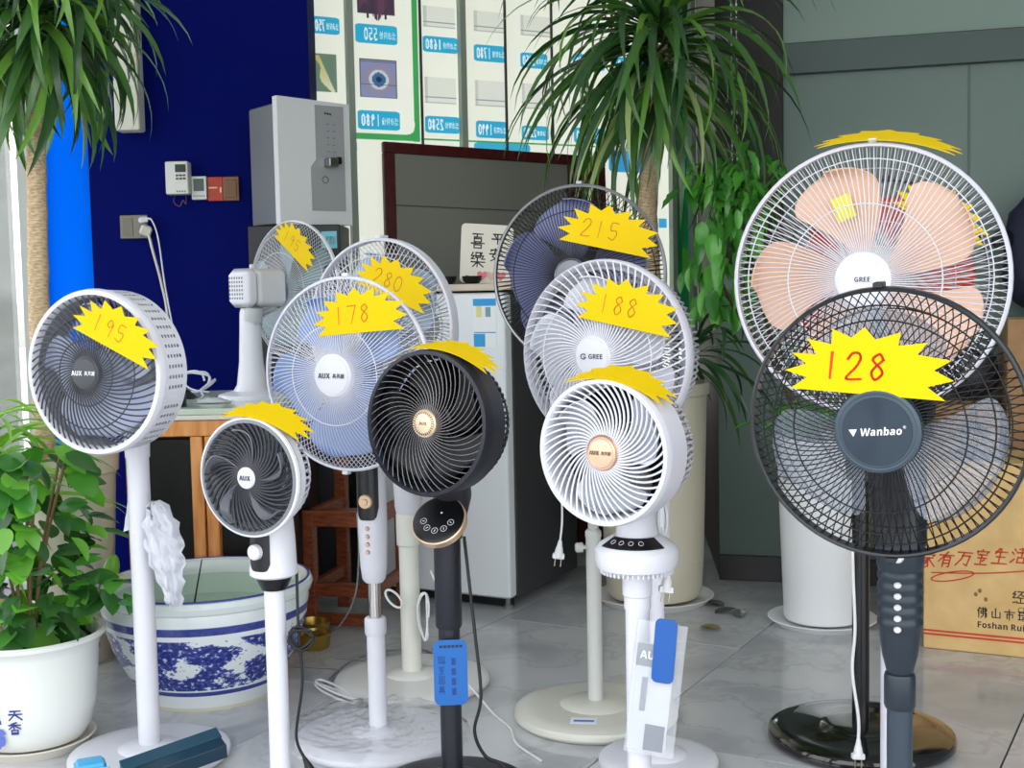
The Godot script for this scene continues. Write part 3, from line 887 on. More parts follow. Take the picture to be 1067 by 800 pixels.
	for k in 5:
		var bt := part("button", lat([Vector2(0, 0.007), Vector2(0.004, 0.0065), Vector2(0.0062, 0.004), Vector2(0.0068, 0), Vector2(0, 0)], 18, Z_AXIS), white, ctl, at(Vector3(-0.014, 0.541 - 0.0172 * k, 0.0325), -20))
		bt.scale = Vector3(0.8, 0.55, 1.0) if k == 9 else Vector3(0.85, 0.72, 1.0)
	part("top_button", lat([Vector2(0, 0.010), Vector2(0.006, 0.009), Vector2(0.0085, 0.004), Vector2(0.009, 0), Vector2(0, 0)], 20, Z_AXIS), white, ctl, at(Vector3(-0.014, 0.584, 0.034), -20))
	part("collar", lat([Vector2(0, 0.395), Vector2(0.0225, 0.395), Vector2(0.024, 0.390), Vector2(0.024, 0.346), Vector2(0.022, 0.340), Vector2(0, 0.340)], 28), slate, f)
	pole(f, 0.0195, 0.03, 0.345, mat(srgb(48, 60, 72), 0.38))
	foot(f, 0.160, black)
	price("128", "yellow starburst price tag marked 128 in red on the dark slate fan", Transform3D(Basis(), f.position) * hx * at(Vector3(-0.006, 0.094, 0.062), 0, 0, -6), 0.226, Color(0.90, 0.22, 0.02))

	# big white cage with beige blades
	f = thing("pedestal_fan", "big white wire-cage fan with peach coloured blades, behind the dark fan tagged 128", "fan", Vector3(0.699, 0, -2.28), 0.0, G0)
	hx = at(Vector3(0.612, 1.006, -2.14) - f.position, -25)
	cap = wire_head(f, hx, 0.228, {"n": 116, "df": 0.052, "dr": 0.085, "hub": 0.047, "front": mat(srgb(220, 220, 226), 0.3), "rim": mat(srgb(206, 206, 214), 0.3), "blade": mat(srgb(238, 196, 168), 0.35, 0.0, {"backlight_enabled": true, "backlight": Color(0.4, 0.3, 0.22)}), "cap": white, "motor": white, "rings": [0.56, 0.90], "wire": 0.00095, "blades": 5, "span": 56.0, "sweep": 16.0, "a0": 98.0, "rim_w": 0.016, "twist": 10.0, "sticker": true})
	letters("logo", "GREE", 0.008, ink, cap, Transform3D(Basis(), Vector3(0, 0, 0.0063)))
	part("neck", tb([Vector3(0, 0.62, 0), Vector3(0, 0.84, -0.01), hx * Vector3(0, -0.02, -0.13)], [0.034, 0.036, 0.042], 16), white, f)
	pole(f, 0.0215, 0.03, 0.64, white)
	foot(f, 0.170, white)
	price("", "yellow price tag seen edge-on on top of the peach bladed fan", Transform3D(Basis(), f.position) * hx * lying(Vector3(0.030, 0.245, -0.030), -6, -74, 4), 0.245, Color(0.8, 0.5, 0.0), 0.3, 1.5)

	# red bladed fan behind the white cage, black stand
	f = thing("pedestal_fan", "red bladed fan on black pole and wide black base, behind the white cage", "fan", Vector3(0.748, 0, -2.666), 0.0, G0)
	hx = at(Vector3(0.752, 1.000, -2.53) - f.position, -24)
	cap = wire_head(f, hx, 0.205, {"n": 84, "df": 0.05, "dr": 0.08, "hub": 0.044, "front": mat(srgb(196, 198, 206), 0.3), "rim": mat(srgb(60, 62, 70), 0.3), "blade": mat(srgb(206, 74, 54), 0.3, 0.0, {"backlight_enabled": true, "backlight": Color(0.4, 0.1, 0.07)}), "cap": mat(srgb(170, 190, 214), 0.3), "motor": black, "rings": [0.6], "wire": 0.0009, "blades": 5, "span": 58.0, "a0": 62.0})
	part("neck", tb([Vector3(0, 0.58, 0), Vector3(0, 0.84, 0), hx * Vector3(0, -0.02, -0.13)], [0.032, 0.036, 0.042], 16), black, f)
	pole(f, 0.0185, 0.03, 0.60, mat(srgb(20, 20, 22), 0.22))
	foot(f, 0.200, mat(srgb(26, 23, 22), 0.10, 0.0, {"clearcoat_enabled": true, "clearcoat": 0.6, "clearcoat_roughness": 0.06}), 0.036, 0.066)
	price("", "yellow price tag of the red bladed fan seen through the white cage", Transform3D(Basis(), f.position) * hx * at(Vector3(0.122, 0.135, 0.048), 0, 0, -34), 0.20)

	# desk fan on the table, seen from behind
	f = thing("desk_fan", "white desk fan on the table with its motor and slender stand towards us", "fan", Vector3(-0.785, 0.692, -3.76), 0.0, G0)
	var hx2 := at(Vector3(-0.668, 1.010, -3.87) - f.position, 138)
	var wire := mat(srgb(222, 224, 228), 0.35)
	part("rear_grille", grille({"n": 110, "depth": 0.06, "r0": 0.05, "wire": 0.0009, "rings": [0.55, 0.85], "p": 3.0}, 0.215, -1.0), wire, f, hx2)
	part("front_grille", grille({"n": 90, "depth": 0.045, "r0": 0.04, "wire": 0.0009, "rings": [0.55], "p": 2.8}, 0.215, 1.0), wire, f, hx2)
	part("rim_band", lat([Vector2(0.213, 0.007), Vector2(0.218, 0.004), Vector2(0.218, -0.004), Vector2(0.213, -0.007), Vector2(0.213, 0.007)], 64, Z_AXIS), wire, f, hx2)
	blades(f, hx2, 5, 0.035, 0.18, 60.0, 12.0, 0.05, -0.01, mat(srgb(150, 176, 184), 0.25, 0.0, {"backlight_enabled": true, "backlight": Color(0.3, 0.4, 0.42)}))
	hub_cap(f, hx2, 0.04, 0.045, white)
	part("motor_housing", bx(Vector3(0.105, 0.115, 0.115), 0.018), mat(srgb(206, 207, 210), 0.35), f, hx2 * Transform3D(Basis(), Vector3(0, 0.012, -0.115)))
	var bk := part("rear_cap", bx(Vector3(0.108, 0.116, 0.052), 0.020), white, f, hx2 * Transform3D(Basis(), Vector3(0, 0.012, -0.190)))
	var vs := G.new()
	for a in 6:
		for b in 6:
			vs.box(Vector3(0.0075, 0.0075, 0.004), Transform3D(Basis(), Vector3(-0.030 + 0.012 * a, -0.030 + 0.012 * b, -0.0248)), 0.001)
			vs.box(Vector3(0.004, 0.0075, 0.0055), Transform3D(Basis(), Vector3(0.0528, -0.030 + 0.012 * b, -0.004 + 0.003 * a)), 0.0008)
	part("vent_slots", vs, mat(srgb(120, 122, 130), 0.5), bk)
	part("tilt_knob", bx(Vector3(0.014, 0.016, 0.014), 0.003), white, f, hx2 * Transform3D(Basis(), Vector3(0, 0.075, -0.155)))
	part("swivel", tb([Vector3(0.02, 0.275, 0.02), Vector3(0.01, 0.235, 0.01)], [0.026, 0.030], 16), mat(srgb(190, 192, 196), 0.35), f)
	part("stand", lat([Vector2(0, 0.27), Vector2(0.026, 0.27), Vector2(0.030, 0.255), Vector2(0.032, 0.20), Vector2(0.036, 0.11), Vector2(0.045, 0.04), Vector2(0.060, 0.016), Vector2(0, 0.016)], 28), white, f)
	part("foot", lat([Vector2(0, 0.024), Vector2(0.06, 0.022), Vector2(0.100, 0.012), Vector2(0.104, 0.0), Vector2(0, 0.0)], 40), white, f)
	price("195", "yellow starburst price tag marked 195 on the desk fan at the back", at(Vector3(-0.640, 1.155, -3.757), -42, 0, -34), 0.215)

# ---------------------------------------------------------------- plants
func strap_mesh(e0: float, bend: float, w: float) -> ArrayMesh:
	var rows := []
	var p := Vector3.ZERO
	var n := 11
	for k in n + 1:
		var t := float(k) / n
		var e := deg_to_rad(e0 - bend * pow(t, 1.25))
		if k > 0:
			p += Vector3(0, sin(e), cos(e)) / n
		var ww := w * (0.45 + 0.55 * sin(PI * minf(1.0, t * 1.6 + 0.1) * 0.5)) * (1.0 - pow(t, 3.0)) + 0.0006
		var up := Vector3(0, cos(e), -sin(e))
		rows.append([p + Vector3(-ww, 0, 0) + up * ww * 0.28, p, p + Vector3(ww, 0, 0) + up * ww * 0.28])
	var g := G.new()
	g.patch(rows)
	return g.mesh()

func leaf_mesh(w: float, fold: float, curl: float, teeth := 0) -> ArrayMesh:
	var rows := []
	var n := 8
	for k in n + 1:
		var t := float(k) / n
		var ww := w * pow(sin(PI * clampf(pow(t, 0.8), 0.0, 1.0)), 0.75) + 0.004
		if teeth > 0 and k % 2 == 1:
			ww *= 0.72
		var y := -curl * t * t
		rows.append([Vector3(-ww, y + fold * ww, t), Vector3(-ww * 0.5, y + fold * ww * 0.35, t), Vector3(0, y, t), Vector3(ww * 0.5, y + fold * ww * 0.35, t), Vector3(ww, y + fold * ww, t)])
	var g := G.new()
	g.patch(rows)
	return g.mesh()

func leaf_mat(r, g, b, back := 0.55) -> StandardMaterial3D:
	var c := srgb(r, g, b)
	return mat(c, 0.27, 0.0, {"backlight_enabled": true, "backlight": Color(c.r * back * 1.3, c.g * back * 1.5, c.b * back * 0.6), "cull_mode": BaseMaterial3D.CULL_DISABLED})

func rosette(o: Node3D, c: Vector3, n: int, length: float, ms: Array, low: float, high: float, seed_: int, wid := 0.028, spread := 0.03) -> void:
	rng.seed = seed_
	var kinds := []
	for k in 9:
		kinds.append(strap_mesh(lerpf(low, high, k / 8.0), lerpf(70.0, 135.0, k / 8.0) * rng.randf_range(0.85, 1.1), wid * rng.randf_range(0.85, 1.15)))
	for k in n:
		var f := pow(rng.randf(), 0.8)
		var q := clampi(int(f * 9.0), 0, 8)
		var l := length * rng.randf_range(0.72, 1.12)
		var yaw := rng.randf() * 360.0
		var b := Basis(Vector3.UP, deg_to_rad(yaw)) * Basis(Vector3.BACK, rng.randf_range(-0.5, 0.5))
		var p := c + Vector3(rng.randf_range(-1, 1) * spread * 0.4, (f - 0.5) * spread * 4.0, rng.randf_range(-1, 1) * spread * 0.4) + Basis(Vector3.UP, deg_to_rad(yaw)) * Vector3(0, 0, spread * 0.5)
		var tip := o.position + p + Basis(Vector3.UP, deg_to_rad(yaw)) * Vector3(0, 0, l * 0.85)
		if tip.x > 0.62 and tip.z < -4.14 + 0.277 * (tip.x - 0.70):
			continue
		part("leaf", kinds[q], ms[rng.randi() % ms.size()], o, Transform3D(b.scaled(Vector3.ONE * l), p))

func tree_trunk(pts: Array, r: Array) -> G:
	var c := smooth(pts, 8)
	var rr := []
	for k in c.size():
		var t := float(k) / (c.size() - 1)
		rr.append(lerpf(r[0], r[1], t) * (1.0 + 0.05 * sin(k * 2.4)))
	return tb(c, rr, 14)

func make_plants() -> void:
	var bark := mat(srgb(255, 250, 244), 0.85, 0.0, {"albedo_texture": noise_tex(5, 0.03, [[0.0, srgb(132, 106, 80)], [0.5, srgb(196, 172, 140)], [1.0, srgb(232, 216, 190)]], 256), "uv1_triplanar": true, "uv1_scale": Vector3(6, 20, 6)})
	var soil := mat(srgb(60, 48, 38), 0.95)
	var dk := leaf_mat(42, 74, 40)
	var md := leaf_mat(64, 104, 48)
	var lt := leaf_mat(104, 150, 62)
	var pale := leaf_mat(150, 170, 110)

	# palm-like dracaena in the ribbed planter
	var pot := thing("tall_planter", "tall beige planter with fine vertical ribs on a white saucer", "planter", Vector3(0.443, 0, -3.94))
	var beige := mat(srgb(206, 200, 178), 0.45)
	var g := G.new()
	g.lathe([Vector2(0, 0.02), Vector2(0.140, 0.02), Vector2(0.152, 0.045), Vector2(0.158, 0.14)], 64)
	g.lathe([Vector2(0.158, 0.14), Vector2(0.172, 0.66)], 180, Transform3D(), 1, 0.018)
	g.lathe([Vector2(0.172, 0.66), Vector2(0.180, 0.665), Vector2(0.180, 0.70), Vector2(0.166, 0.70), Vector2(0.160, 0.62), Vector2(0, 0.62)], 64)
	part("pot", g, beige, pot)
	part("saucer", lat([Vector2(0, 0.0), Vector2(0.165, 0.0), Vector2(0.190, 0.022), Vector2(0.186, 0.024), Vector2(0.162, 0.010), Vector2(0, 0.010)], 56), mat(srgb(226, 226, 220), 0.4), pot)
	part("soil", lat([Vector2(0, 0.655), Vector2(0.165, 0.640)], 32), soil, pot)
	var o := thing("dracaena", "tall dracaena with one bare trunk and drooping strap leaves in the ribbed planter", "plant", Vector3(0.443, 0.64, -3.94))
	part("trunk", tree_trunk([Vector3(0, 0, 0), Vector3(0.0, 0.35, 0.01), Vector3(-0.008, 0.62, 0.02), Vector3(0.022, 0.85, 0.03), Vector3(0.035, 1.10, 0.04)], [0.034, 0.026]), bark, o)
	rosette(o, Vector3(0.035, 1.14, 0.04), 190, 0.58, [dk, md, dk, md, lt], -30.0, 86.0, 11, 0.027, 0.05)
	rosette(o, Vector3(0.02, 1.02, 0.05), 110, 0.50, [dk, md, pale, md, lt], -40.0, 35.0, 12, 0.026, 0.05)
	part("side_stem", tree_trunk([Vector3(0.05, 0, 0.02), Vector3(0.08, 0.09, 0.06), Vector3(0.12, 0.14, 0.08)], [0.016, 0.012]), bark, o)
	rosette(o, Vector3(0.12, 0.15, 0.08), 44, 0.34, [dk, dk, md], -30.0, 70.0, 13, 0.03, 0.03)

	# leafy money tree in the white planter
	pot = thing("tall_planter", "plain white cylindrical planter on a white saucer behind the black pole", "planter", Vector3(0.905, 0, -3.630))
	var wp := mat(srgb(238, 240, 240), 0.3)
	part("pot", lat([Vector2(0, 0.016), Vector2(0.108, 0.016), Vector2(0.112, 0.024), Vector2(0.131, 0.535), Vector2(0.136, 0.540), Vector2(0.136, 0.556), Vector2(0.124, 0.556), Vector2(0.120, 0.50), Vector2(0, 0.50)], 60), wp, pot)
	part("saucer", lat([Vector2(0, 0.0), Vector2(0.135, 0.0), Vector2(0.160, 0.020), Vector2(0.156, 0.022), Vector2(0.132, 0.009), Vector2(0, 0.009)], 52), wp, pot)
	part("soil", lat([Vector2(0, 0.525), Vector2(0.122, 0.51)], 28), soil, pot)
	o = thing("money_tree", "leafy money tree leaning left from the white planter beside the grey green wall", "plant", Vector3(0.905, 0.51, -3.630))
	var stem := mat(srgb(70, 62, 46), 0.8)
	var tips := [Vector3(-0.22, 0.80, -0.14), Vector3(-0.30, 0.70, -0.16), Vector3(-0.13, 0.84, -0.16), Vector3(-0.28, 0.52, -0.15), Vector3(-0.20, 0.58, -0.17)]
	for k in tips.size():
		part("stem", tb(smooth([Vector3(-0.02 + 0.012 * k, 0, 0.01 * (k % 2)), Vector3(-0.10, 0.20, -0.05), tips[k] * 0.75 + Vector3(0, 0.0, 0), tips[k]], 6), 0.006, 7), stem, o)
	rng.seed = 21
	var lobed := [leaf_mesh(0.20, 0.25, 0.30, 1), leaf_mesh(0.24, 0.2, 0.15, 1), leaf_mesh(0.18, 0.35, 0.45, 1)]
	var bright := [leaf_mat(78, 148, 56, 0.6), leaf_mat(62, 122, 48, 0.6), leaf_mat(98, 170, 72, 0.6)]
	for k in 170:
		var d := Vector3(rng.randfn(0, 0.42), rng.randfn(0, 0.4), rng.randfn(0, 0.4))
		var p := Vector3(-0.225, 0.80, -0.13) + Vector3(d.x * 0.18, d.y * 0.11, d.z * 0.10)
		var b := Basis(Vector3.UP, rng.randf() * TAU) * Basis(Vector3.RIGHT, rng.randf_range(0.1, 1.1)) * Basis(Vector3.BACK, rng.randf_range(-0.5, 0.5))
		part("leaf", lobed[k % 3], bright[rng.randi() % 3], o, Transform3D(b.scaled(Vector3.ONE * rng.randf_range(0.055, 0.09)), p))
	var oval := [leaf_mesh(0.21, 0.35, 0.18), leaf_mesh(0.25, 0.4, 0.3)]
	for k in 92:
		var p := Vector3(-0.27 + rng.randfn(0, 0.055), 0.56 + rng.randf_range(-0.13, 0.17), -0.13 + rng.randfn(0, 0.05))
		var b := Basis(Vector3.UP, rng.randf_range(-1.2, 1.2)) * Basis(Vector3.RIGHT, rng.randf_range(0.9, 1.5)) * Basis(Vector3.BACK, rng.randf_range(-0.4, 0.4))
		part("leaf", oval[k % 2], bright[rng.randi() % 3], o, Transform3D(b.scaled(Vector3.ONE * rng.randf_range(0.06, 0.10)), p))
	for k in 34:
		var p := Vector3(-0.07 + rng.randfn(0, 0.06), 0.06 + rng.randf() * 0.1, 0.02 + rng.randfn(0, 0.05))
		var b := Basis(Vector3.UP, rng.randf() * TAU) * Basis(Vector3.RIGHT, rng.randf_range(-0.2, 0.7))
		part("leaf", oval[k % 2], bright[rng.randi() % 3], o, Transform3D(b.scaled(Vector3.ONE * rng.randf_range(0.05, 0.08)), p))

	# dracaena at the left
	pot = thing("tall_planter", "beige planter half hidden behind the ficus and the leftmost fan", "planter", Vector3(-1.235, 0, -3.43))
	part("pot", lat([Vector2(0, 0), Vector2(0.10, 0.0), Vector2(0.128, 0.52), Vector2(0.136, 0.525), Vector2(0.138, 0.575), Vector2(0.124, 0.575), Vector2(0.118, 0.50), Vector2(0, 0.50)], 52), mat(srgb(214, 206, 186), 0.5), pot)
	part("soil", lat([Vector2(0, 0.54), Vector2(0.122, 0.53)], 28), soil, pot)
	o = thing("dracaena", "dracaena with pale bare trunk beside the bright blue window film", "plant", Vector3(-1.290, 0.53, -3.42))
	part("trunk", tree_trunk([Vector3(0, 0, 0), Vector3(0.0, 0.4, 0.0), Vector3(0.015, 0.8, 0.01), Vector3(0.03, 1.12, 0.02)], [0.030, 0.024]), bark, o)
	rosette(o, Vector3(0.045, 1.24, 0.03), 190, 0.42, [dk, md, md, lt], -40.0, 80.0, 31, 0.040, 0.045)
	rosette(o, Vector3(0.09, 1.22, 0.06), 90, 0.36, [lt, md, dk], -55.0, 20.0, 32, 0.038, 0.05)

	# spider plant at the left edge
	pot = thing("tall_planter", "grey planter at the left edge below the spider plant", "planter", Vector3(-1.36, 0, -3.02))
	part("pot", lat([Vector2(0, 0), Vector2(0.08, 0.0), Vector2(0.105, 0.50), Vector2(0.112, 0.505), Vector2(0.112, 0.54), Vector2(0.1, 0.54), Vector2(0.096, 0.48), Vector2(0, 0.48)], 44), mat(srgb(190, 190, 186), 0.5), pot)
	o = thing("spider_plant", "light green spider plant with arching leaves at the left edge", "plant", Vector3(-1.36, 0.49, -3.02))
	var sp := [leaf_mat(150, 196, 90, 0.7), leaf_mat(176, 214, 120, 0.7), leaf_mat(110, 160, 70, 0.7)]
	rosette(o, Vector3(0.02, 0.03, 0.0), 90, 0.40, sp, 20.0, 88.0, 41, 0.036, 0.04)

	# ficus in the big white pot
	pot = thing("flower_pot", "big white pot with blue peony and Chinese signs at lower left", "flower pot", Vector3(-1.095, 0, -2.75))
	var cream := mat(srgb(232, 234, 228), 0.22)
	part("pot", lat([Vector2(0, 0.016), Vector2(0.092, 0.016), Vector2(0.112, 0.022), Vector2(0.128, 0.05), Vector2(0.139, 0.10), Vector2(0.145, 0.17), Vector2(0.149, 0.225), Vector2(0.156, 0.240), Vector2(0.166, 0.250), Vector2(0.168, 0.258), Vector2(0.162, 0.262), Vector2(0.150, 0.256), Vector2(0.140, 0.235), Vector2(0.134, 0.20), Vector2(0, 0.20)], 64), cream, pot)
	part("saucer", lat([Vector2(0, 0), Vector2(0.118, 0.0), Vector2(0.135, 0.022), Vector2(0.131, 0.024), Vector2(0.115, 0.010), Vector2(0, 0.010)], 48), mat(srgb(214, 208, 196), 0.4), pot)
	part("soil", lat([Vector2(0, 0.228), Vector2(0.08, 0.225), Vector2(0.137, 0.215)], 32), soil, pot)
	var lay := func(c: Vector2):
		var y := c.y
		var r := lerpf(0.1395, 0.1455, clampf((y - 0.10) / 0.07, -0.6, 1.0)) + 0.0012
		var an := deg_to_rad(90.0 - 21.6) - c.x / 0.142
		return [Vector3(cos(an) * r, y, sin(an) * r), Vector3(cos(an), 0, sin(an))]
	var blue := mat(srgb(44, 52, 130), 0.3)
	g = G.new()
	write(g, "国", Vector2(-0.088, 0.128), Vector2(0.022, 0.022), Vector2.ZERO, 0.0034, lay)
	write(g, "色", Vector2(-0.090, 0.096), Vector2(0.022, 0.024), Vector2.ZERO, 0.0034, lay)
	write(g, "天", Vector2(-0.048, 0.104), Vector2(0.026, 0.022), Vector2.ZERO, 0.0034, lay)
	write(g, "香", Vector2(-0.050, 0.072), Vector2(0.024, 0.026), Vector2.ZERO, 0.0030, lay)
	part("painted_signs", g, blue, pot)
	g = G.new()
	rng.seed = 51
	for k in 26:
		var c := Vector2(-0.082, 0.062) + Vector2(rng.randfn(0, 0.014), rng.randfn(0, 0.009))
		var a := rng.randf() * TAU
		var ids := []
		for q in 8:
			var e := c + Vector2(cos(TAU * q / 8) * 0.010, sin(TAU * q / 8) * 0.0045).rotated(a)
			var l: Array = lay.call(e)
			ids.append(g.vert(l[0], l[1]))
		for q in range(1, 7):
			g.tri(ids[0], ids[q], ids[q + 1])
	part("painted_peony", g, mat(srgb(96, 112, 190), 0.3), pot)
	o = thing("ficus", "bushy ficus with round glossy leaves in the big white pot", "plant", Vector3(-1.095, 0.222, -2.75))
	part("trunk", tree_trunk([Vector3(-0.045, -0.005, 0.04), Vector3(-0.046, 0.06, 0.04), Vector3(-0.040, 0.12, 0.03)], [0.022, 0.019]), bark, o)
	for k in 7:
		var a := TAU * k / 7
		part("stem", tb(smooth([Vector3(0.01 * cos(a), 0, 0.01 * sin(a)), Vector3(0.04 * cos(a), 0.2, 0.04 * sin(a)), Vector3(0.10 * cos(a), 0.42, 0.09 * sin(a))], 5), 0.0035, 6), mat(srgb(120, 96, 64), 0.8), o)
	rng.seed = 52
	var round_leaf := [leaf_mesh(0.36, 0.2, 0.2), leaf_mesh(0.40, 0.12, 0.12), leaf_mesh(0.33, 0.3, 0.3)]
	var fm := [leaf_mat(78, 140, 54, 0.7), leaf_mat(56, 110, 46, 0.6), leaf_mat(122, 184, 74, 0.8), leaf_mat(46, 88, 42, 0.5)]
	for k in 280:
		var h := rng.randf()
		var y := 0.02 + 0.44 * h
		var rad := 0.155 * (0.55 + 0.55 * sin(PI * (0.1 + 0.75 * h)))
		var a := rng.randf() * TAU
		var rr := rad * sqrt(rng.randf_range(0.25, 1.0))
		var p := Vector3(cos(a) * rr - 0.01, y, sin(a) * rr)
		if k < 12:
			p = Vector3(0.10 + 0.012 * k, 0.11 + 0.012 * (k % 5), 0.02)
		var b := Basis(Vector3.UP, atan2(cos(a), sin(a)) + rng.randf_range(-0.7, 0.7)) * Basis(Vector3.RIGHT, rng.randf_range(-0.3, 1.0)) * Basis(Vector3.BACK, rng.randf_range(-0.6, 0.6))
		part("leaf", round_leaf[k % 3], fm[rng.randi() % 4], o, Transform3D(b.scaled(Vector3.ONE * rng.randf_range(0.055, 0.092)), p))

	# dry leaves on the floor
	rng.seed = 61
	var words := ["dry brown leaf on the floor nearest the ribbed planter", "dark dry leaf between the two planters, left one", "grey curled leaf on the floor near the white planter", "dark curled leaf close to the wall behind the planters"]
	var spots := [Vector3(0.537, 0.004, -3.60), Vector3(0.605, 0.004, -3.748), Vector3(0.672, 0.004, -3.69), Vector3(0.650, 0.004, -3.83)]
	var cols := [leaf_mat(120, 110, 60, 0.1), leaf_mat(70, 68, 62, 0.1), leaf_mat(104, 104, 98, 0.1), leaf_mat(64, 62, 56, 0.1)]
	for k in 4:
		single("fallen_leaf", leaf_mesh(0.28, 0.5, -0.12), cols[k], words[k], "leaf", Transform3D(Basis(Vector3.UP, 1.1 * k + 0.8).scaled(Vector3(0.075, 0.06, 0.075)), spots[k]), "leaves fallen on the floor")

# ---------------------------------------------------------------- room
const WALL_AT := Vector3(-0.696, 0, -4.5)

func wall_box(a: Vector2, b: Vector2, y0: float, y1: float, thick: float) -> G:
	# inner face runs from a to b (x, z); the thickness lies to the right of a -> b seen from above
	var d := (b - a).normalized()
	var nn := Vector2(d.y, -d.x)
	var mid := (a + b) / 2 + nn * thick / 2
	return bx(Vector3(a.distance_to(b), y1 - y0, thick), 0.0, Transform3D(Basis(Vector3.UP, -atan2(d.y, d.x)), Vector3(mid.x, (y0 + y1) / 2, mid.y)))

func make_room() -> void:
	var joint := mat(srgb(84, 86, 90), 0.8)
	var fl := struct("floor", bx(Vector3(6.6, 0.10, 7.0), 0.0, Transform3D(Basis(), Vector3(0.3, -0.064, -2.2))), joint, "grey marble tiled floor")
	var tone := [0.0, 0.02, -0.02]
	var ms := []
	for k in 3:
		var d: float = tone[k]
		var ramp := [[0.0, Color(0.66 + d, 0.665 + d, 0.675 + d)], [0.35, Color(0.72 + d, 0.725 + d, 0.735 + d)], [0.46, Color(0.76 + d, 0.765 + d, 0.77 + d)], [0.50, Color(0.70 + d, 0.705 + d, 0.715 + d)], [0.56, Color(0.77 + d, 0.775 + d, 0.78 + d)], [1.0, Color(0.80 + d, 0.805 + d, 0.81 + d)]]
		ms.append(mat(Color.WHITE, 0.10, 0.0, {"albedo_texture": noise_tex(70 + k, 0.006, ramp, 512, 40.0, 5), "uv1_triplanar": true, "uv1_world_triplanar": true, "uv1_scale": Vector3(0.62, 0.62, 0.62) + Vector3.ONE * 0.05 * k, "uv1_offset": Vector3(0.3 * k, 0, 0.2 * k)}))
	var tile := bx(Vector3(0.756, 0.012, 1.516), 0.0012).mesh()
	var along := Vector3(0.492, 0, -0.870)
	var across := Vector3(0.870, 0, 0.492)
	for c in range(-6, 6):
		for s in range(-3, 6):
			var p := across * (-1.13 + 0.76 * (c + 0.5)) + along * (-0.55 + 1.52 * (s + 0.5) + 0.76 * (absi(c) % 2))
			if p.x < -2.5 or p.x > 3.2 or p.z < -5.4 or p.z > 1.0:
				continue
			part("tile", tile, ms[absi(c * 2 + s) % 3], fl, Transform3D(Basis(Vector3.UP, deg_to_rad(-29.5)), p + Vector3(0, -0.006, 0)))
	struct("ceiling", bx(Vector3(5.4, 0.12, 4.9), 0.0, Transform3D(Basis(), Vector3(0.5, 2.86, -3.3))), mat(srgb(214, 214, 208), 0.8), "")
	# right wall, grey green with a band
	var wall_tex := noise_tex(81, 0.004, [[0.0, srgb(92, 111, 103)], [0.5, srgb(99, 118, 110)], [1.0, srgb(105, 124, 116)]], 512, 10.0)
	var wm := mat(Color.WHITE, 0.5, 0.0, {"albedo_texture": wall_tex, "uv1_triplanar": true, "uv1_world_triplanar": true, "uv1_scale": Vector3(0.5, 0.5, 0.5)})
	var ka := Vector2(0.70, -4.22)
	var kb := Vector2(2.72, -3.66)
	struct("wall_right", wall_box(ka, kb, -0.02, 2.8, 0.12), wm, "grey green wall at the right with a darker band")
	var rx := Transform3D(Basis(Vector3.UP, -atan2(kb.y - ka.y, kb.x - ka.x)), Vector3(ka.x, 0, ka.y))
	struct("trim_1", bx(Vector3(2.09, 0.100, 0.03), 0.003), mat(srgb(58, 78, 73), 0.45), "dark green grey band across the right wall", rx * Transform3D(Basis(), Vector3(1.048, 1.733, 0.015)))
	struct("trim_5", bx(Vector3(2.09, 1.015, 0.012), 0.002), mat(srgb(122, 142, 132), 0.5), "paler green grey wall panel above the band", rx * Transform3D(Basis(), Vector3(1.048, 2.292, 0.006)))
	struct("trim_2", bx(Vector3(0.006, 1.58, 0.004), 0.001), mat(srgb(92, 104, 100), 0.6), "", rx * Transform3D(Basis(), Vector3(0.795, 0.89, 0.002)))
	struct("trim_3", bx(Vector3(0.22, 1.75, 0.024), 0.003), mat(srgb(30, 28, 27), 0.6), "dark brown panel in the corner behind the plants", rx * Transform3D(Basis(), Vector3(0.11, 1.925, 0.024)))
	struct("baseboard_right", bx(Vector3(2.07, 0.085, 0.02), 0.002), mat(srgb(38, 36, 38), 0.35), "", rx * Transform3D(Basis(), Vector3(1.035, 0.0425, 0.01)))
	struct("wall_corner", wall_box(Vector2(0.80, -5.36), ka, -0.02, 2.8, 0.10), mat(srgb(96, 94, 88), 0.7), "")
	struct("wall_side", bx(Vector3(0.12, 2.82, 2.9), 0.0, Transform3D(Basis(), Vector3(2.78, 1.39, -2.25))), wm, "")
	# dark blue wall
	struct("wall_back", bx(Vector3(0.77, 2.82, 0.16), 0.0, Transform3D(Basis(), Vector3(-1.060, 1.39, -4.43))), mat(srgb(5, 14, 90), 0.6, 0.0, {"metallic_specular": 0.12}), "dark blue painted wall at the left")
	# window at the far left with the blue film
	var alu := mat(srgb(170, 174, 168), 0.4, 0.2)
	var dark_alu := mat(srgb(74, 88, 92), 0.4, 0.3)
	var glass := mat(Color(0.9, 0.95, 0.95, 0.06), 0.02)
	var w1 := struct("window_1", bx(Vector3(0.045, 2.8, 0.06), 0.002, Transform3D(Basis(), Vector3(-1.672, 1.4, -4.38))), alu, "narrow window at the left with bright blue film")
	part("mullion", bx(Vector3(0.022, 2.8, 0.05), 0.002, Transform3D(Basis(), Vector3(-1.632, 1.4, -4.385))), dark_alu, w1)
	part("pane", bx(Vector3(0.19, 2.7, 0.006), 0.0, Transform3D(Basis(), Vector3(-1.535, 1.4, -4.40))), glass, w1)
	part("pane", bx(Vector3(0.24, 2.7, 0.006), 0.0, Transform3D(Basis(), Vector3(-1.815, 1.4, -4.40))), glass, w1)
